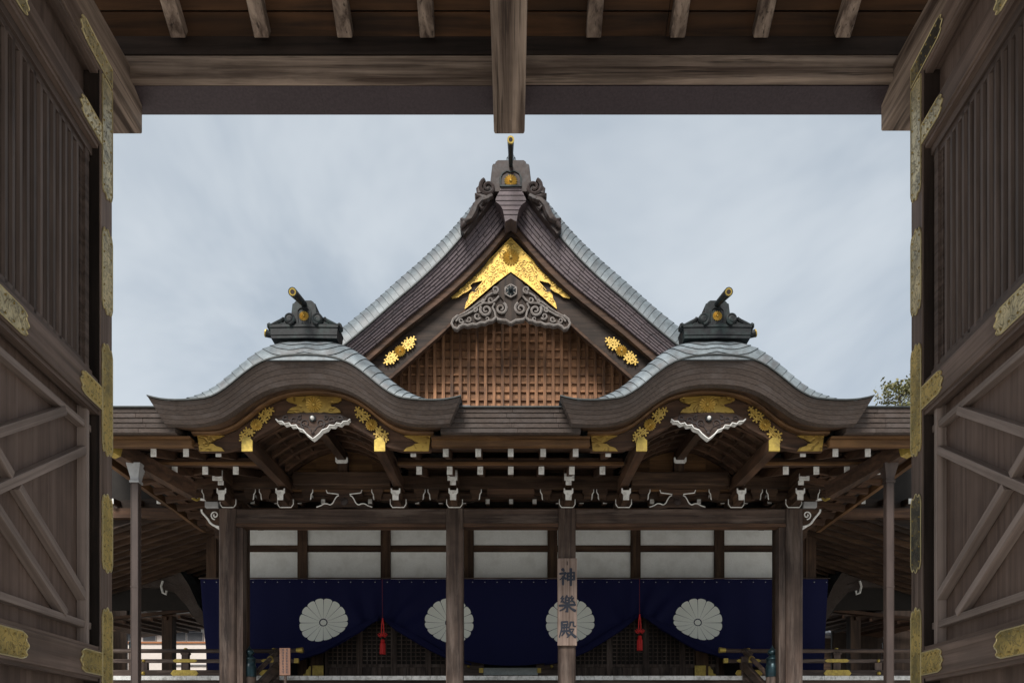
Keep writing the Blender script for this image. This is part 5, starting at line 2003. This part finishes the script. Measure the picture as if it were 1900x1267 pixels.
# ------------------------------------------------------------------ red tassels
for px, y0, lab in ((710, 1146, 'red silk tassel hanging left of the middle, before the opening between two crests'), (1187, 1139, 'red silk tassel hanging right of the name plaque, before the curtain opening')):
    dt = 18.35
    qt = dt / F
    x = (px - CX) * qt
    t = thing('curtain_tassel', lab, 'tassel', (x, dt, ZZ(y0 + 70, dt)), 'red tassels on the curtain')
    off = Vector((-x, -dt, -ZZ(y0 + 70, dt)))

    def tp(b, nm, mt=M_red, **k):
        o = b.build(nm, mt, t, **k)
        o.location = off
        return o
    b = MB()
    b.tube([(x - 0.008, dt - 0.02, ZZ(1074, dt)), (x - 0.004, dt, ZZ(y0, dt))], 0.0045, 5)
    tp(b, 'hanging_cord', M_dred)
    b = MB()
    for sg in (-1, 1):
        b.tube([(x, dt, ZZ(y0, dt)), (x + sg * 0.02, dt, ZZ(y0 + 12, dt)), (x + sg * 0.028, dt, ZZ(y0 + 26, dt)), (x + sg * 0.01, dt, ZZ(y0 + 30, dt))], 0.013, 6)
    tp(b, 'doubled_cord')
    b = MB()
    zk = ZZ(y0 + 32, dt)
    for sg in (-1, 1):
        for (w, h) in ((0.11, 0.05), (0.09, -0.05)):
            b.tube([(x, dt - 0.01, zk), (x + sg * w * 0.6, dt - 0.02, zk + h * 0.9), (x + sg * w, dt - 0.02, zk + h * 0.3), (x + sg * w * 0.55, dt - 0.02, zk - h * 0.2), (x, dt - 0.01, zk)], 0.012, 5)
    b.lathe([(0.01, -0.035), (0.035, -0.02), (0.035, 0.02), (0.01, 0.035)], (x, dt - 0.015, zk), 8)
    tp(b, 'bow_knot', smooth=50)
    b = MB()
    prof_ = [(0.03, 0.12), (0.045, 0.10), (0.048, 0.075), (0.040, 0.062), (0.062, 0.035), (0.066, -0.10), (0.068, -0.165), (0.02, -0.17)]
    prof_ = [(r_, z_ * 1.17) for r_, z_ in prof_]
    b.lathe(prof_, (x, dt, ZZ(y0 + 51, dt)), 18)
    # strands
    n0 = len(b.v) - 18 * len(prof_)
    for i in range(4, 8):
        for j in range(18):
            p = b.v[n0 + i * 18 + j]
            if j % 2:
                b.v[n0 + i * 18 + j] = (x + (p[0] - x) * 0.86, dt + (p[1] - dt) * 0.86, p[2] - (0.008 if i >= 6 else 0))
    tp(b, 'tassel_skirt', smooth=25)

# ------------------------------------------------------------------ name plaque on the column
pd = D - 0.152 - 0.055
qp = pd / F
xa, xb, za, zb = (1034.5 - CX) * qp, (1070.5 - CX) * qp, (HY - 1197) * qp, (HY - 1035) * qp
xm = (xa + xb) / 2
plq = thing('name_plaque', 'tall narrow wooden plaque with three black brush characters on the porch column', 'signboard', (xm, pd, za))
PO = Vector((-xm, -pd, -za))
o = MB().box(xa, xb, pd, pd + 0.05, za, zb).build('plaque_board', M_board, plq, bevel=0.006)
o.location = PO
o = MB().box(xm - 0.006, xm + 0.006, pd - 0.012, pd - 0.001, ZZ(1048, pd), ZZ(1041, pd)).build('peg', M_black, plq)
o.location = PO


def brush(b, pts, w0, w1, cx, cz, sc, y, blob=True):
    """one brush stroke: polyline on a 100 grid with tapering width, as a thin raised ribbon"""
    P = [Vector((cx + (p[0] - 50) / 100 * sc, 0, cz + (50 - p[1]) / 100 * sc)) for p in pts]
    n = len(P)
    Lft, Rgt = [], []
    for i in range(n):
        t = (P[min(i + 1, n - 1)] - P[max(i - 1, 0)]).normalized()
        nr = Vector((t.z, 0, -t.x))
        q = i / (n - 1)
        w = lerp(w0, w1, q) / 200 * sc
        e = 0.0
        if i == 0:
            P0 = P[i] - t * w * 0.6
            Lft.append(P0 + nr * w * 0.7)
            Rgt.append(P0 - nr * w * 0.7)
        if i == n - 1:
            Lft.append(P[i] + nr * w)
            Rgt.append(P[i] - nr * w)
            P1 = P[i] + t * w * 0.7
            Lft.append(P1 + nr * w * 0.5)
            Rgt.append(P1 - nr * w * 0.5)
        else:
            Lft.append(P[i] + nr * w)
            Rgt.append(P[i] - nr * w)
    m = len(Lft)
    rows = [[(l.x, y, l.z), (r.x, y, r.z)] for l, r in zip(Lft, Rgt)]
    b.grid(rows)


KAN = {
    'god': [([(22, 6), (30, 15)], 13, 9), ([(6, 33), (40, 27)], 8, 9), ([(40, 27), (28, 50), (6, 68)], 9, 4), ([(25, 50), (25, 96)], 10, 9), ([(30, 52), (41, 62)], 8, 9),
            ([(52, 28), (52, 72)], 9, 8), ([(52, 30), (90, 25), (90, 66)], 8, 10), ([(52, 48), (88, 46)], 7, 7), ([(52, 68), (90, 66)], 8, 8), ([(71, 4), (71, 100)], 11, 9)],
    'music': [([(48, 2), (42, 12)], 9, 6), ([(40, 13), (40, 46)], 8, 7), ([(40, 14), (60, 12), (60, 44)], 7, 8), ([(41, 28), (59, 27)], 6, 6), ([(41, 43), (60, 43)], 6, 6),
              ([(24, 4), (12, 20), (26, 22)], 7, 6), ([(28, 16), (12, 40), (30, 38)], 7, 6), ([(22, 30), (33, 44)], 6, 7),
              ([(78, 3), (68, 18), (82, 20)], 7, 6), ([(86, 14), (68, 38), (90, 36)], 7, 6), ([(80, 30), (93, 43)], 6, 7),
              ([(4, 60), (96, 54)], 9, 10), ([(50, 48), (50, 98), (42, 94)], 10, 7), ([(46, 62), (28, 80), (6, 90)], 8, 5), ([(56, 62), (74, 78), (96, 90)], 6, 11)],
    'hall': [([(18, 8), (52, 5), (52, 24)], 8, 8), ([(20, 23), (52, 22)], 7, 7), ([(18, 8), (17, 50), (4, 96)], 9, 5), ([(22, 40), (56, 37)], 7, 7), ([(32, 28), (31, 60)], 7, 6), ([(46, 27), (46, 59)], 7, 6),
             ([(16, 62), (60, 58)], 8, 8), ([(32, 68), (18, 88)], 8, 5), ([(44, 66), (56, 84)], 6, 9),
             ([(68, 8), (66, 28), (58, 42)], 8, 5), ([(68, 9), (86, 7), (86, 30), (97, 32)], 8, 7), ([(62, 50), (88, 48), (76, 72), (50, 97)], 8, 5), ([(64, 58), (78, 78), (98, 95)], 7, 12)],
}
for key, cy in (('god', 1069.5), ('music', 1120), ('hall', 1167)):
    b = MB()
    for i, (pts, w0, w1) in enumerate(KAN[key]):
        brush(b, pts, w0 * 1.5, w1 * 1.5, xm, ZZ(cy, pd), 31.5 * qp, pd - 0.003 - 0.0003 * i)
    o = b.build('brush_character', M_ink, plq)
    o.location = PO

# ------------------------------------------------------------------ small notice on a stake
nd = 14.35
qn = nd / F
xa, xb, za, zb = (518.5 - CX) * qn, (538.5 - CX) * qn, ZZ(1252, nd), ZZ(1201.5, nd)
xm = (xa + xb) / 2
nt = thing('notice_board', 'small upright wooden notice with two columns of writing by the stair rail', 'notice', (xm, nd, GZ))
NO = Vector((-xm, -nd, -GZ))
o = MB().box(xa, xb, nd, nd + 0.02, za, zb).build('notice_panel', M_notice, nt, bevel=0.004)
o.location = NO
o = MB().box(xm - 0.022, xm + 0.022, nd + 0.022, nd + 0.06, GZ, zb - 0.1).build('stake', w_col('z'), nt)
o.location = NO
b = MB()
rr = random.Random(3)
for ci, cpx in enumerate((532.3, 525.2)):
    for r in range(9):
        zc_ = ZZ(1205.5 + r * 5.15, nd)
        cx_ = (cpx - CX) * qn
        for s_ in range(4):
            a = [(rr.uniform(10, 90), 12 + s_ * 25)]
            if s_ % 2 == 0:
                pts = [(rr.uniform(8, 30), 14 + s_ * 24), (rr.uniform(70, 92), 12 + s_ * 24 + rr.uniform(-6, 6))]
            else:
                pts = [(rr.uniform(35, 65), rr.uniform(5, 20)), (rr.uniform(25, 75), rr.uniform(75, 95))]
            brush(b, pts, 15, 13, cx_, zc_, 4.6 * qn, nd - 0.002 - 0.0002 * s_)
o = b.build('brush_writing', M_ink, nt)
o.location = NO

# ------------------------------------------------------------------ veranda railings
DR = 16.62
qr = DR / F
for sx in (-1, 1):
    nm = 'left' if sx < 0 else 'right'
    lab = ('brown veranda railing with gilt plates in front of the pale wall, left of the stairs' if sx < 0
           else 'brown veranda railing with gilt plates before the black passage, right of the stairs')
    t = thing('veranda_railing', lab, 'railing', (BX + sx * 6.0, DR, fz), 'veranda railings')
    RO = Vector((-(BX + sx * 6.0), -DR, -fz))

    def rp_(b, n_, m_, parent=None, **k):
        o = b.build(n_, m_, parent or t, **k)
        if parent is None:
            o.location = RO
        return o
    X = lambda off: BX + sx * off * qr
    xin, xout = X(436), X(830)
    ztr, zmr, zbr = ZZ(1207, DR), ZZ(1225.5, DR), ZZ(1249, DR)
    b = MB()
    b.tube([(X(395), DR, ztr + 0.012), (X(408), DR, ztr + 0.004), (xin, DR, ztr), (xout, DR, ztr)], 0.043, 10)
    rp_(b, 'top_rail', w_col('x'), smooth=50)
    b = MB()
    b.tube([(X(386), DR, ztr + 0.018), (X(398), DR, ztr + 0.012)], [0.062, 0.046], 10)
    rp_(b, 'gilt_rail_end', M_gold_p, smooth=50)
    b = MB().box(min(X(402), xout), max(X(402), xout), DR - 0.035, DR + 0.035, zmr - 0.04, zmr + 0.035)
    rp_(b, 'middle_rail', w_col('x'), bevel=0.006)
    b = MB().box(min(X(394), X(402)), max(X(394), X(402)), DR - 0.037, DR + 0.037, zmr - 0.043, zmr + 0.05)
    rp_(b, 'gilt_rail_end', M_gold_p)
    b = MB().box(min(xin, xout), max(xin, xout), DR - 0.06, DR + 0.06, zbr - 0.075, zbr + 0.07)
    rp_(b, 'bottom_rail', w_col('x'), bevel=0.008)
    for off in (440, 603.5, 780):
        x = X(off)
        b = MB()
        b.box(x - 0.075, x + 0.075, DR - 0.05, DR + 0.05, zbr + 0.07, zmr - 0.041)
        b.box(x - 0.068, x + 0.068, DR - 0.05, DR + 0.05, zmr + 0.036, zmr + 0.115)
        po = rp_(b, 'baluster', w_col('z'))
        b = MB()
        b.loft([[(x + w * u, DR + w * 0.8 * v, z) for u, v in ((-1, -1), (1, -1), (1, 1), (-1, 1))] for w, z in ((0.068, zmr + 0.116), (0.085, zmr + 0.14), (0.085, zmr + 0.165), (0.05, zmr + 0.175))])
        rp_(b, 'baluster_cap', w_col('z'), po)
        b = MB()
        b.lathe([(0.042, 0), (0.036, 0.02), (0.01, 0.028)], (x, DR, ztr + 0.035), 10)
        rp_(b, 'gilt_saddle', M_gold_p, po, smooth=50)
        # long plates
        for (zc_, hw, hh) in ((zmr, 0.235, 0.036), (zbr, 0.265, 0.07)):
            o_ = []
            for k in range(7):
                a = -PI / 2 + PI * k / 6
                o_.append((hw - 0.05 + 0.05 * math.cos(a) + (0.02 if k == 3 else 0), hh * math.sin(a)))
            o_ = o_ + [(-p, z) for p, z in reversed(o_)]
            y0 = DR - (0.035 if hh < 0.05 else 0.06)
            b = MB().prism([(x + p, zc_ + z) for p, z in o_], y0 - 0.010, y0 + 0.002)
            rp_(b, 'gilt_plate', M_gold_p, po, bevel=0.004)
    for off in (680,):
        x = X(off)
        b = MB().box(x - 0.075, x + 0.075, DR - 0.045, DR + 0.045, zbr + 0.07, zmr - 0.041)
        po = rp_(b, 'baluster', w_col('z'))
        for zc_, y0, r in ((zmr, DR - 0.036, 0.035), (zbr, DR - 0.061, 0.042)):
            b = MB()
            b.lathe([(r, 0), (r * 0.9, 0.018), (r * 0.5, 0.035), (r * 0.1, 0.042)], (0, 0, 0), 12)
            b.v = [(x + p[0], y0 - p[2], zc_ + p[1]) for p in b.v]
            rp_(b, 'gilt_stud', M_gold_p, po, smooth=50)
    # stair rail running down towards the court, ending in a newel with a bronze finial
    xs0, xs1 = X(432), BX + sx * 4.74
    dN = 14.75
    zN = ZZ(1216, dN)
    z0 = ztr
    p0, p1 = Vector((xs0, DR - 0.02, z0)), Vector((xs1 + sx * 0.0, dN + 0.2, zN - 0.32))
    b = MB()
    b.tube([p0 + Vector((sx * -0.02, 0.05, 0.0)), lerp(p0, p1, 0.04) + Vector((0, 0, 0.03)), lerp(p0, p1, 0.1), p1], 0.047, 10)
    sr = rp_(b, 'stair_rail', w_col('y'), smooth=50)
    b = MB()
    b.tube([lerp(p0, p1, 0.34), lerp(p0, p1, 0.38)], 0.055, 10)
    rp_(b, 'gilt_band', M_gold_p, sr)
    b = MB()
    b.beam(p0 + Vector((0, 0, -0.30)), p1 + Vector((0, 0, -0.30)), 0.085, 0.17)
    b.beam(p0 + Vector((0, 0, -0.55)), p1 + Vector((0, 0, -0.60)), 0.12, 0.2)
    rp_(b, 'stair_string', w_col('y'), bevel=0.006)
    b = MB()
    b.box(p0.x - 0.075, p0.x + 0.075, DR - 0.085, DR + 0.06, fz, ztr - 0.12)
    rp_(b, 'stair_post', w_col('z'), bevel=0.01)
    b = MB()
    xn = BX + sx * (4.74 + 0.03)
    b.lathe([(0.115, GZ - zN), (0.115, -0.02), (0.105, 0.0)], (xn, dN, zN - 0.20), 16)
    nw = rp_(b, 'newel_post', w_col('z'), smooth=50)
    prof_ = [(0.122, -0.20), (0.124, -0.02), (0.118, 0.0), (0.108, 0.012), (0.108, 0.11), (0.118, 0.118), (0.118, 0.135), (0.10, 0.15), (0.075, 0.165), (0.055, 0.185), (0.06, 0.20), (0.088, 0.225), (0.09, 0.25), (0.07, 0.285), (0.035, 0.315), (0.014, 0.345), (0.004, 0.375)]
    b = MB()
    b.lathe(prof_, (xn, dN, zN - 0.205 + 0.02), 18)
    rp_(b, 'onion_finial', M_finial, nw, smooth=60)
    # far newel by the gate edge
    xn, dn_ = BX + sx * 8.2, 17.6
    zc_ = ZZ(1203, dn_)
    b = MB()
    b.lathe([(0.12, fz - zc_), (0.12, 0)], (xn, dn_, zc_), 16)
    nw = rp_(b, 'newel_post', w_col('z'), smooth=50)
    b = MB()
    b.lathe(prof_[2:], (xn, dn_, zc_), 18)
    rp_(b, 'onion_finial', M_finial, nw, smooth=60)

# ------------------------------------------------------------------ low offering table at the back
td = 18.9
x0, x1 = (897 - CX) * td / F, (998 - CX) * td / F
tb = thing('offering_table', 'low grey cloth covered table under the middle of the curtain', 'table', ((x0 + x1) / 2, td, fz))
TO = Vector((-(x0 + x1) / 2, -td, -fz))
M_grey = plain('grey_cloth', (0.32, 0.34, 0.33), 0.8, 0, 14, 0.2, 0.1)
o = MB().box(x0, x1, td, td + 0.35, ZZ(1252, td), ZZ(1238, td)).build('table_top', M_grey, tb, bevel=0.01)
o.location = TO
for k in range(4):
    o = MB().box(lerp(x0 + 0.05, x1 - 0.13, k % 2), lerp(x0 + 0.13, x1 - 0.05, k % 2), td + 0.04 + 0.2 * (k // 2), td + 0.10 + 0.2 * (k // 2), fz, ZZ(1252, td) - 0.001).build('leg', w_dark('z'), tb)
    o.location = TO

# ------------------------------------------------------------------ annexes in the shade at both sides
for sx in (-1, 1):
    lab = ('dark side hall with arched roof in the shade behind the left railing' if sx < 0 else 'black shaded side hall with arched roof behind the right railing')
    da = 21.0
    qa = da / F
    cx0 = BX + sx * 9.6
    t = thing('side_hall', lab, 'side hall', (cx0, da, GZ))
    AO = Vector((-cx0, -da, -GZ))

    def ap(b, n_, m_, parent=None, **k):
        o = b.build(n_, m_, parent or t, **k)
        if parent is None:
            o.location = AO
        return o
    X = lambda px: BX + (-sx) * ((px - 948) * qa)
    top = [(150, 1052), (205, 1050), (230, 1043), (262, 1038), (300, 1042), (330, 1055), (350, 1085), (366, 1120), (385, 1150), (394, 1162)]
    inn = [(388, 1172), (362, 1152), (342, 1122), (320, 1098), (290, 1088), (240, 1088), (200, 1092), (150, 1094)]
    Z = lambda y: ZZ(y, da)
    for j in range(3):
        o_ = [(lerp(a[0], c[0], j / 3), lerp(a[1], c[1], j / 3)) for a, c in zip(top, [inn[min(7, int((9 - i) * 0.8))] for i in range(10)])]
        o2 = [(lerp(a[0], c[0], (j + 0.96) / 3), lerp(a[1], c[1], (j + 0.96) / 3)) for a, c in zip(top, [inn[min(7, int((9 - i) * 0.8))] for i in range(10)])]
        b = MB()
        b.loft([[(X(p[0]), da + 0.05 * j, Z(p[1])), (X(r[0]), da + 0.05 * j, Z(r[1])), (X(r[0]), da + 0.4, Z(r[1])), (X(p[0]), da + 0.4, Z(p[1]))] for p, r in zip(o_, o2)])
        ap(b, 'bark_course', M_bark)
    b = MB()
    b.grid([[(X(p[0]), da - 0.02, Z(p[1] - 1)), (X(p[0]), da + 0.5, Z(p[1] - 12)), (X(p[0]), da + 4.5, Z(p[1] - 12))] for p in top])
    ap(b, 'arched_roof', M_copper2)
    b = MB().prism([(X(p[0]), Z(p[1])) for p in inn[1:]] + [(X(150), Z(1128)), (X(340), Z(1128))], da + 0.25, da + 0.35)
    ap(b, 'gable_board', M_black)
    # hanging white scroll
    b = MB()
    b.tube([(X(303), da - 0.05, Z(1078)), (X(300), da - 0.05, Z(1088)), (X(303), da - 0.05, Z(1100)), (X(309), da - 0.05, Z(1103)), (X(310), da - 0.05, Z(1096))], 0.028, 6)
    ap(b, 'white_scroll', M_white)
    # eave boards and battens underneath
    for k, (ya, yb) in enumerate(((1140, 1155), (1128, 1140), (1155, 1168))):
        pass
    rows = []
    for px in (150, 250, 350, 392):
        rows.append([(X(px), da + 0.3, Z(1128 + (392 - px) * 0.10)), (X(px), da + 3.5, Z(1150 + (392 - px) * 0.12) * (da + 3.5) / da * 0.985)])
    b = MB()
    b.grid(rows)
    ap(b, 'eave_underside', w_rust('x'))
    for dd, y_, sl_ in ((0.35, 1136, 0.16), (1.5, 1147, 0.15), (3.2, 1158, 0.13)):
        b = MB()
        kf = (da + dd) / da
        b.beam((X(150) * kf, da + dd, Z(y_ + 200 * sl_ * 0.55) * kf), (X(390) * 1.0, da + dd, Z(y_ - 10) * kf), 0.07, 0.09)
        ap(b, 'eave_batten', w_rust('x'))
    for k in range(8):
        px = 190 + k * 26
        b = MB()
        b.beam((X(px), da + 0.4, Z(1132 + (392 - px) * 0.10)), (X(px + 14), da + 3.2, Z(1153 + (392 - px) * 0.1) * (da + 3.2) / da * 0.985), 0.07, 0.08)
        ap(b, 'eave_rafter', w_rust('y'))
    ap(MB().box(min(X(284), X(303)), max(X(284), X(303)), da + 0.5, da + 0.8, GZ, Z(1120)), 'post', w_dark('z'))
    if sx < 0:
        ap(MB().box(-19, -12.4, 26, 26.1, GZ, 6), 'dim_screen', w_blk('z'))
    else:
        ap(MB().box(X(150), X(150) + 0.0 + 6, 24.5, 24.6, GZ, 6), 'dim_screen', w_blk('z')) if False else None
        ap(MB().box(9.70, 19, 24.5, 24.6, GZ, 6), 'dim_screen', w_blk('z'))
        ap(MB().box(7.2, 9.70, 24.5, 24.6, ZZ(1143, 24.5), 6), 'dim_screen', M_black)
        for px in (1553, 1571):
            b = MB()
            b.beam((BX + (px - 950) * 24.4 / F, 24.3, ZZ(1146, 24.4)), (BX + (px - 957) * 24.4 / F, 24.4, ZZ(1141, 24.4)), 0.08, 0.1)
            ap(b, 'eave_rafter', w_dark('y'))
    ap(MB().box(min(sx * 13.0, sx * 13.12), max(sx * 13.0, sx * 13.12), 17.8, 26.2, GZ, 5.6), 'light_block_wall', w_blk('z'))  # unseen wall added to keep side light out of the passage
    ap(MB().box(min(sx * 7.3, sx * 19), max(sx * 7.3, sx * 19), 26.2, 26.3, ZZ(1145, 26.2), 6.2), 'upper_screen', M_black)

# ------------------------------------------------------------------ buildings glimpsed beyond
hd = 31.0
qh = hd / F
wh = thing('white_house', 'pale walled house with grey windows glimpsed beyond the left railing', 'house', (-13.4, hd, GZ))
WO = Vector((13.4, -hd, -GZ))


def wp(b, n_, m_, parent=None, **k):
    o = b.build(n_, m_, parent or wh, **k)
    if parent is None:
        o.location = WO
    return o


XH = lambda px: (px - CX) * qh
ZH = lambda y: (HY - y) * qh
wp(MB().box(XH(130), XH(420), hd, hd + 6, GZ, ZH(1191)), 'wall', M_hwall)
wp(MB().box(XH(130), XH(420), hd - 0.06, hd, ZH(1193), ZH(1190)), 'wall_trim', M_orange)
wp(MB().box(XH(304), XH(308), hd - 0.05, hd, GZ, ZH(1190.5)), 'wall_trim', M_orange)
for z in (1232, 1243):
    wp(MB().box(XH(310), XH(390), hd - 0.08, hd, ZH(z + 1.5), ZH(z)), 'clapboard', M_hframe)
wp(MB().box(XH(130), XH(420), hd + 0.2, hd + 6, ZH(1190), ZH(1140)), 'upper_wall', M_hwall)
for a, c in ((205, 240), (262, 286), (304, 313), (316, 342), (344, 374)):
    f = wp(MB().box(XH(a), XH(c), hd + 0.13, hd + 0.199, ZH(1188.5), ZH(1156)), 'window_frame', M_hframe)
    MB().box(XH(a + 1.2), XH(c - 1.0), hd + 0.11, hd + 0.129, ZH(1187), ZH(1172)).build('pane', M_hglass, f)
    MB().box(XH(a + 1.2), XH(c - 1.0), hd + 0.11, hd + 0.129, ZH(1170.5), ZH(1157.5)).build('pane', M_hglass, f)
b = MB()
b.grid([[(XH(p), y, ZH(1138) + (y - hd) * 0.4) for y in (hd - 0.6, hd + 3)] for p in (120, 430)])
wp(b, 'roof', M_hroof)
for a, c in ((312, 322), (270, 282)):
    pass

rd = 34.0
qh2 = rd / F
rh = thing('grey_roofed_house', 'white house with stacked grey roofs glimpsed through the right passage', 'house', (14.2, rd, GZ))
RO2 = Vector((-14.2, -rd, -GZ))


def rp2(b, n_, m_):
    o = b.build(n_, m_, rh)
    o.location = RO2
    return o


XR = lambda px: (px - CX) * qh2
ZR = lambda y: (HY - y) * qh2
rp2(MB().box(XR(1500), XR(1640), rd, rd + 5, GZ, ZR(1138)), 'wall', M_hwall)
rp2(MB().box(XR(1500), XR(1640), rd - 0.08, rd, ZR(1160), ZR(1154.5)), 'brown_band', M_orange)
for (y0, y1, dy, m) in ((1167, 1174, 0.5, M_hroof), (1175.5, 1182, 0.9, M_hroof), (1183, 1187, 1.3, M_hroof)):
    b = MB()
    for s_, t_ in ((0, 1),):
        v = [(XR(1500), rd - dy - 0.9, ZR(y1) * 0.99 + 0.12), (XR(1640), rd - dy - 0.9, ZR(y1 + 6) * 0.99), (XR(1640), rd - dy + 0.4, ZR(y0 + 5)), (XR(1500), rd - dy + 0.4, ZR(y0 - 1) + 0.05)]
        b.add(v + [(p[0], p[1], p[2] - 0.07) for p in v], [(0, 1, 2, 3), (4, 5, 6, 7), (0, 1, 5, 4), (1, 2, 6, 5), (2, 3, 7, 6), (3, 0, 4, 7)])
    rp2(b, 'roof_tier', m)
rp2(MB().box(XR(1500), XR(1640), rd - 1.1, rd - 0.9, GZ, ZR(1190)), 'lower_wall', w_dark('x'))
b = MB()
b.beam((XR(1562), rd - 2.2, ZR(1205) * 0.93), (XR(1600), rd - 2.2, ZR(1186) * 0.93), 0.3, 0.12)
rp2(b, 'porch_verge', M_hframe)

# ------------------------------------------------------------------ evergreen behind the right eave
tr = thing('evergreen_tree', 'thin topped evergreen tree rising behind the right end of the eave', 'tree', (20.6, 43.0, GZ))
rt = random.Random(11)
b = MB()
TH = 43.0
ztop = ZZ(712, TH) - GZ
b.tube([(0, 0, 0), (0.1, 0, ztop * 0.4), (-0.05, 0.05, ztop * 0.75), (0.05, 0, ztop * 0.97)], [0.42, 0.30, 0.16, 0.04], 8)
tk = b.build('trunk', M_trunk, tr)
b = MB()
cl = []
for k in range(90):
    t = rt.random() ** 0.7
    zc_ = lerp(ztop * 0.62, ztop, t)
    a = rt.uniform(0, 2 * PI)
    rad = (1 - t) * 3.6 + 0.75
    r = rad * rt.uniform(0.3, 1.0)
    p0 = Vector((0, 0, zc_ - r * 0.5))
    p1 = Vector((r * math.cos(a), r * math.sin(a), zc_))
    b.tube([p0, lerp(p0, p1, 0.6) + Vector((0, 0, 0.08)), p1], [0.035, 0.02, 0.008], 4)
    cl.append(p1)
b.build('limbs', M_trunk, tr)
for nm, mt, part in (('foliage', M_leaf, 0), ('pale_foliage', M_leaf2, 1)):
    b = MB()
    for i, c in enumerate(cl):
        if (i % 3 == 0) != (part == 1):
            continue
        for _ in range(60):
            p = c + Vector((rt.gauss(0, 0.24), rt.gauss(0, 0.24), rt.gauss(0, 0.16)))
            n = Vector((rt.gauss(0, 1), rt.gauss(0, 1), rt.gauss(0, 1) + 0.6)).normalized()
            u = n.orthogonal().normalized() * rt.uniform(0.07, 0.12)
            v = n.cross(u).normalized() * rt.uniform(0.04, 0.07)
            b.add([p - u, p + v, p + u, p - v], [(0, 1, 2, 3)])
    b.build(nm, mt, tr, kind='stuff')
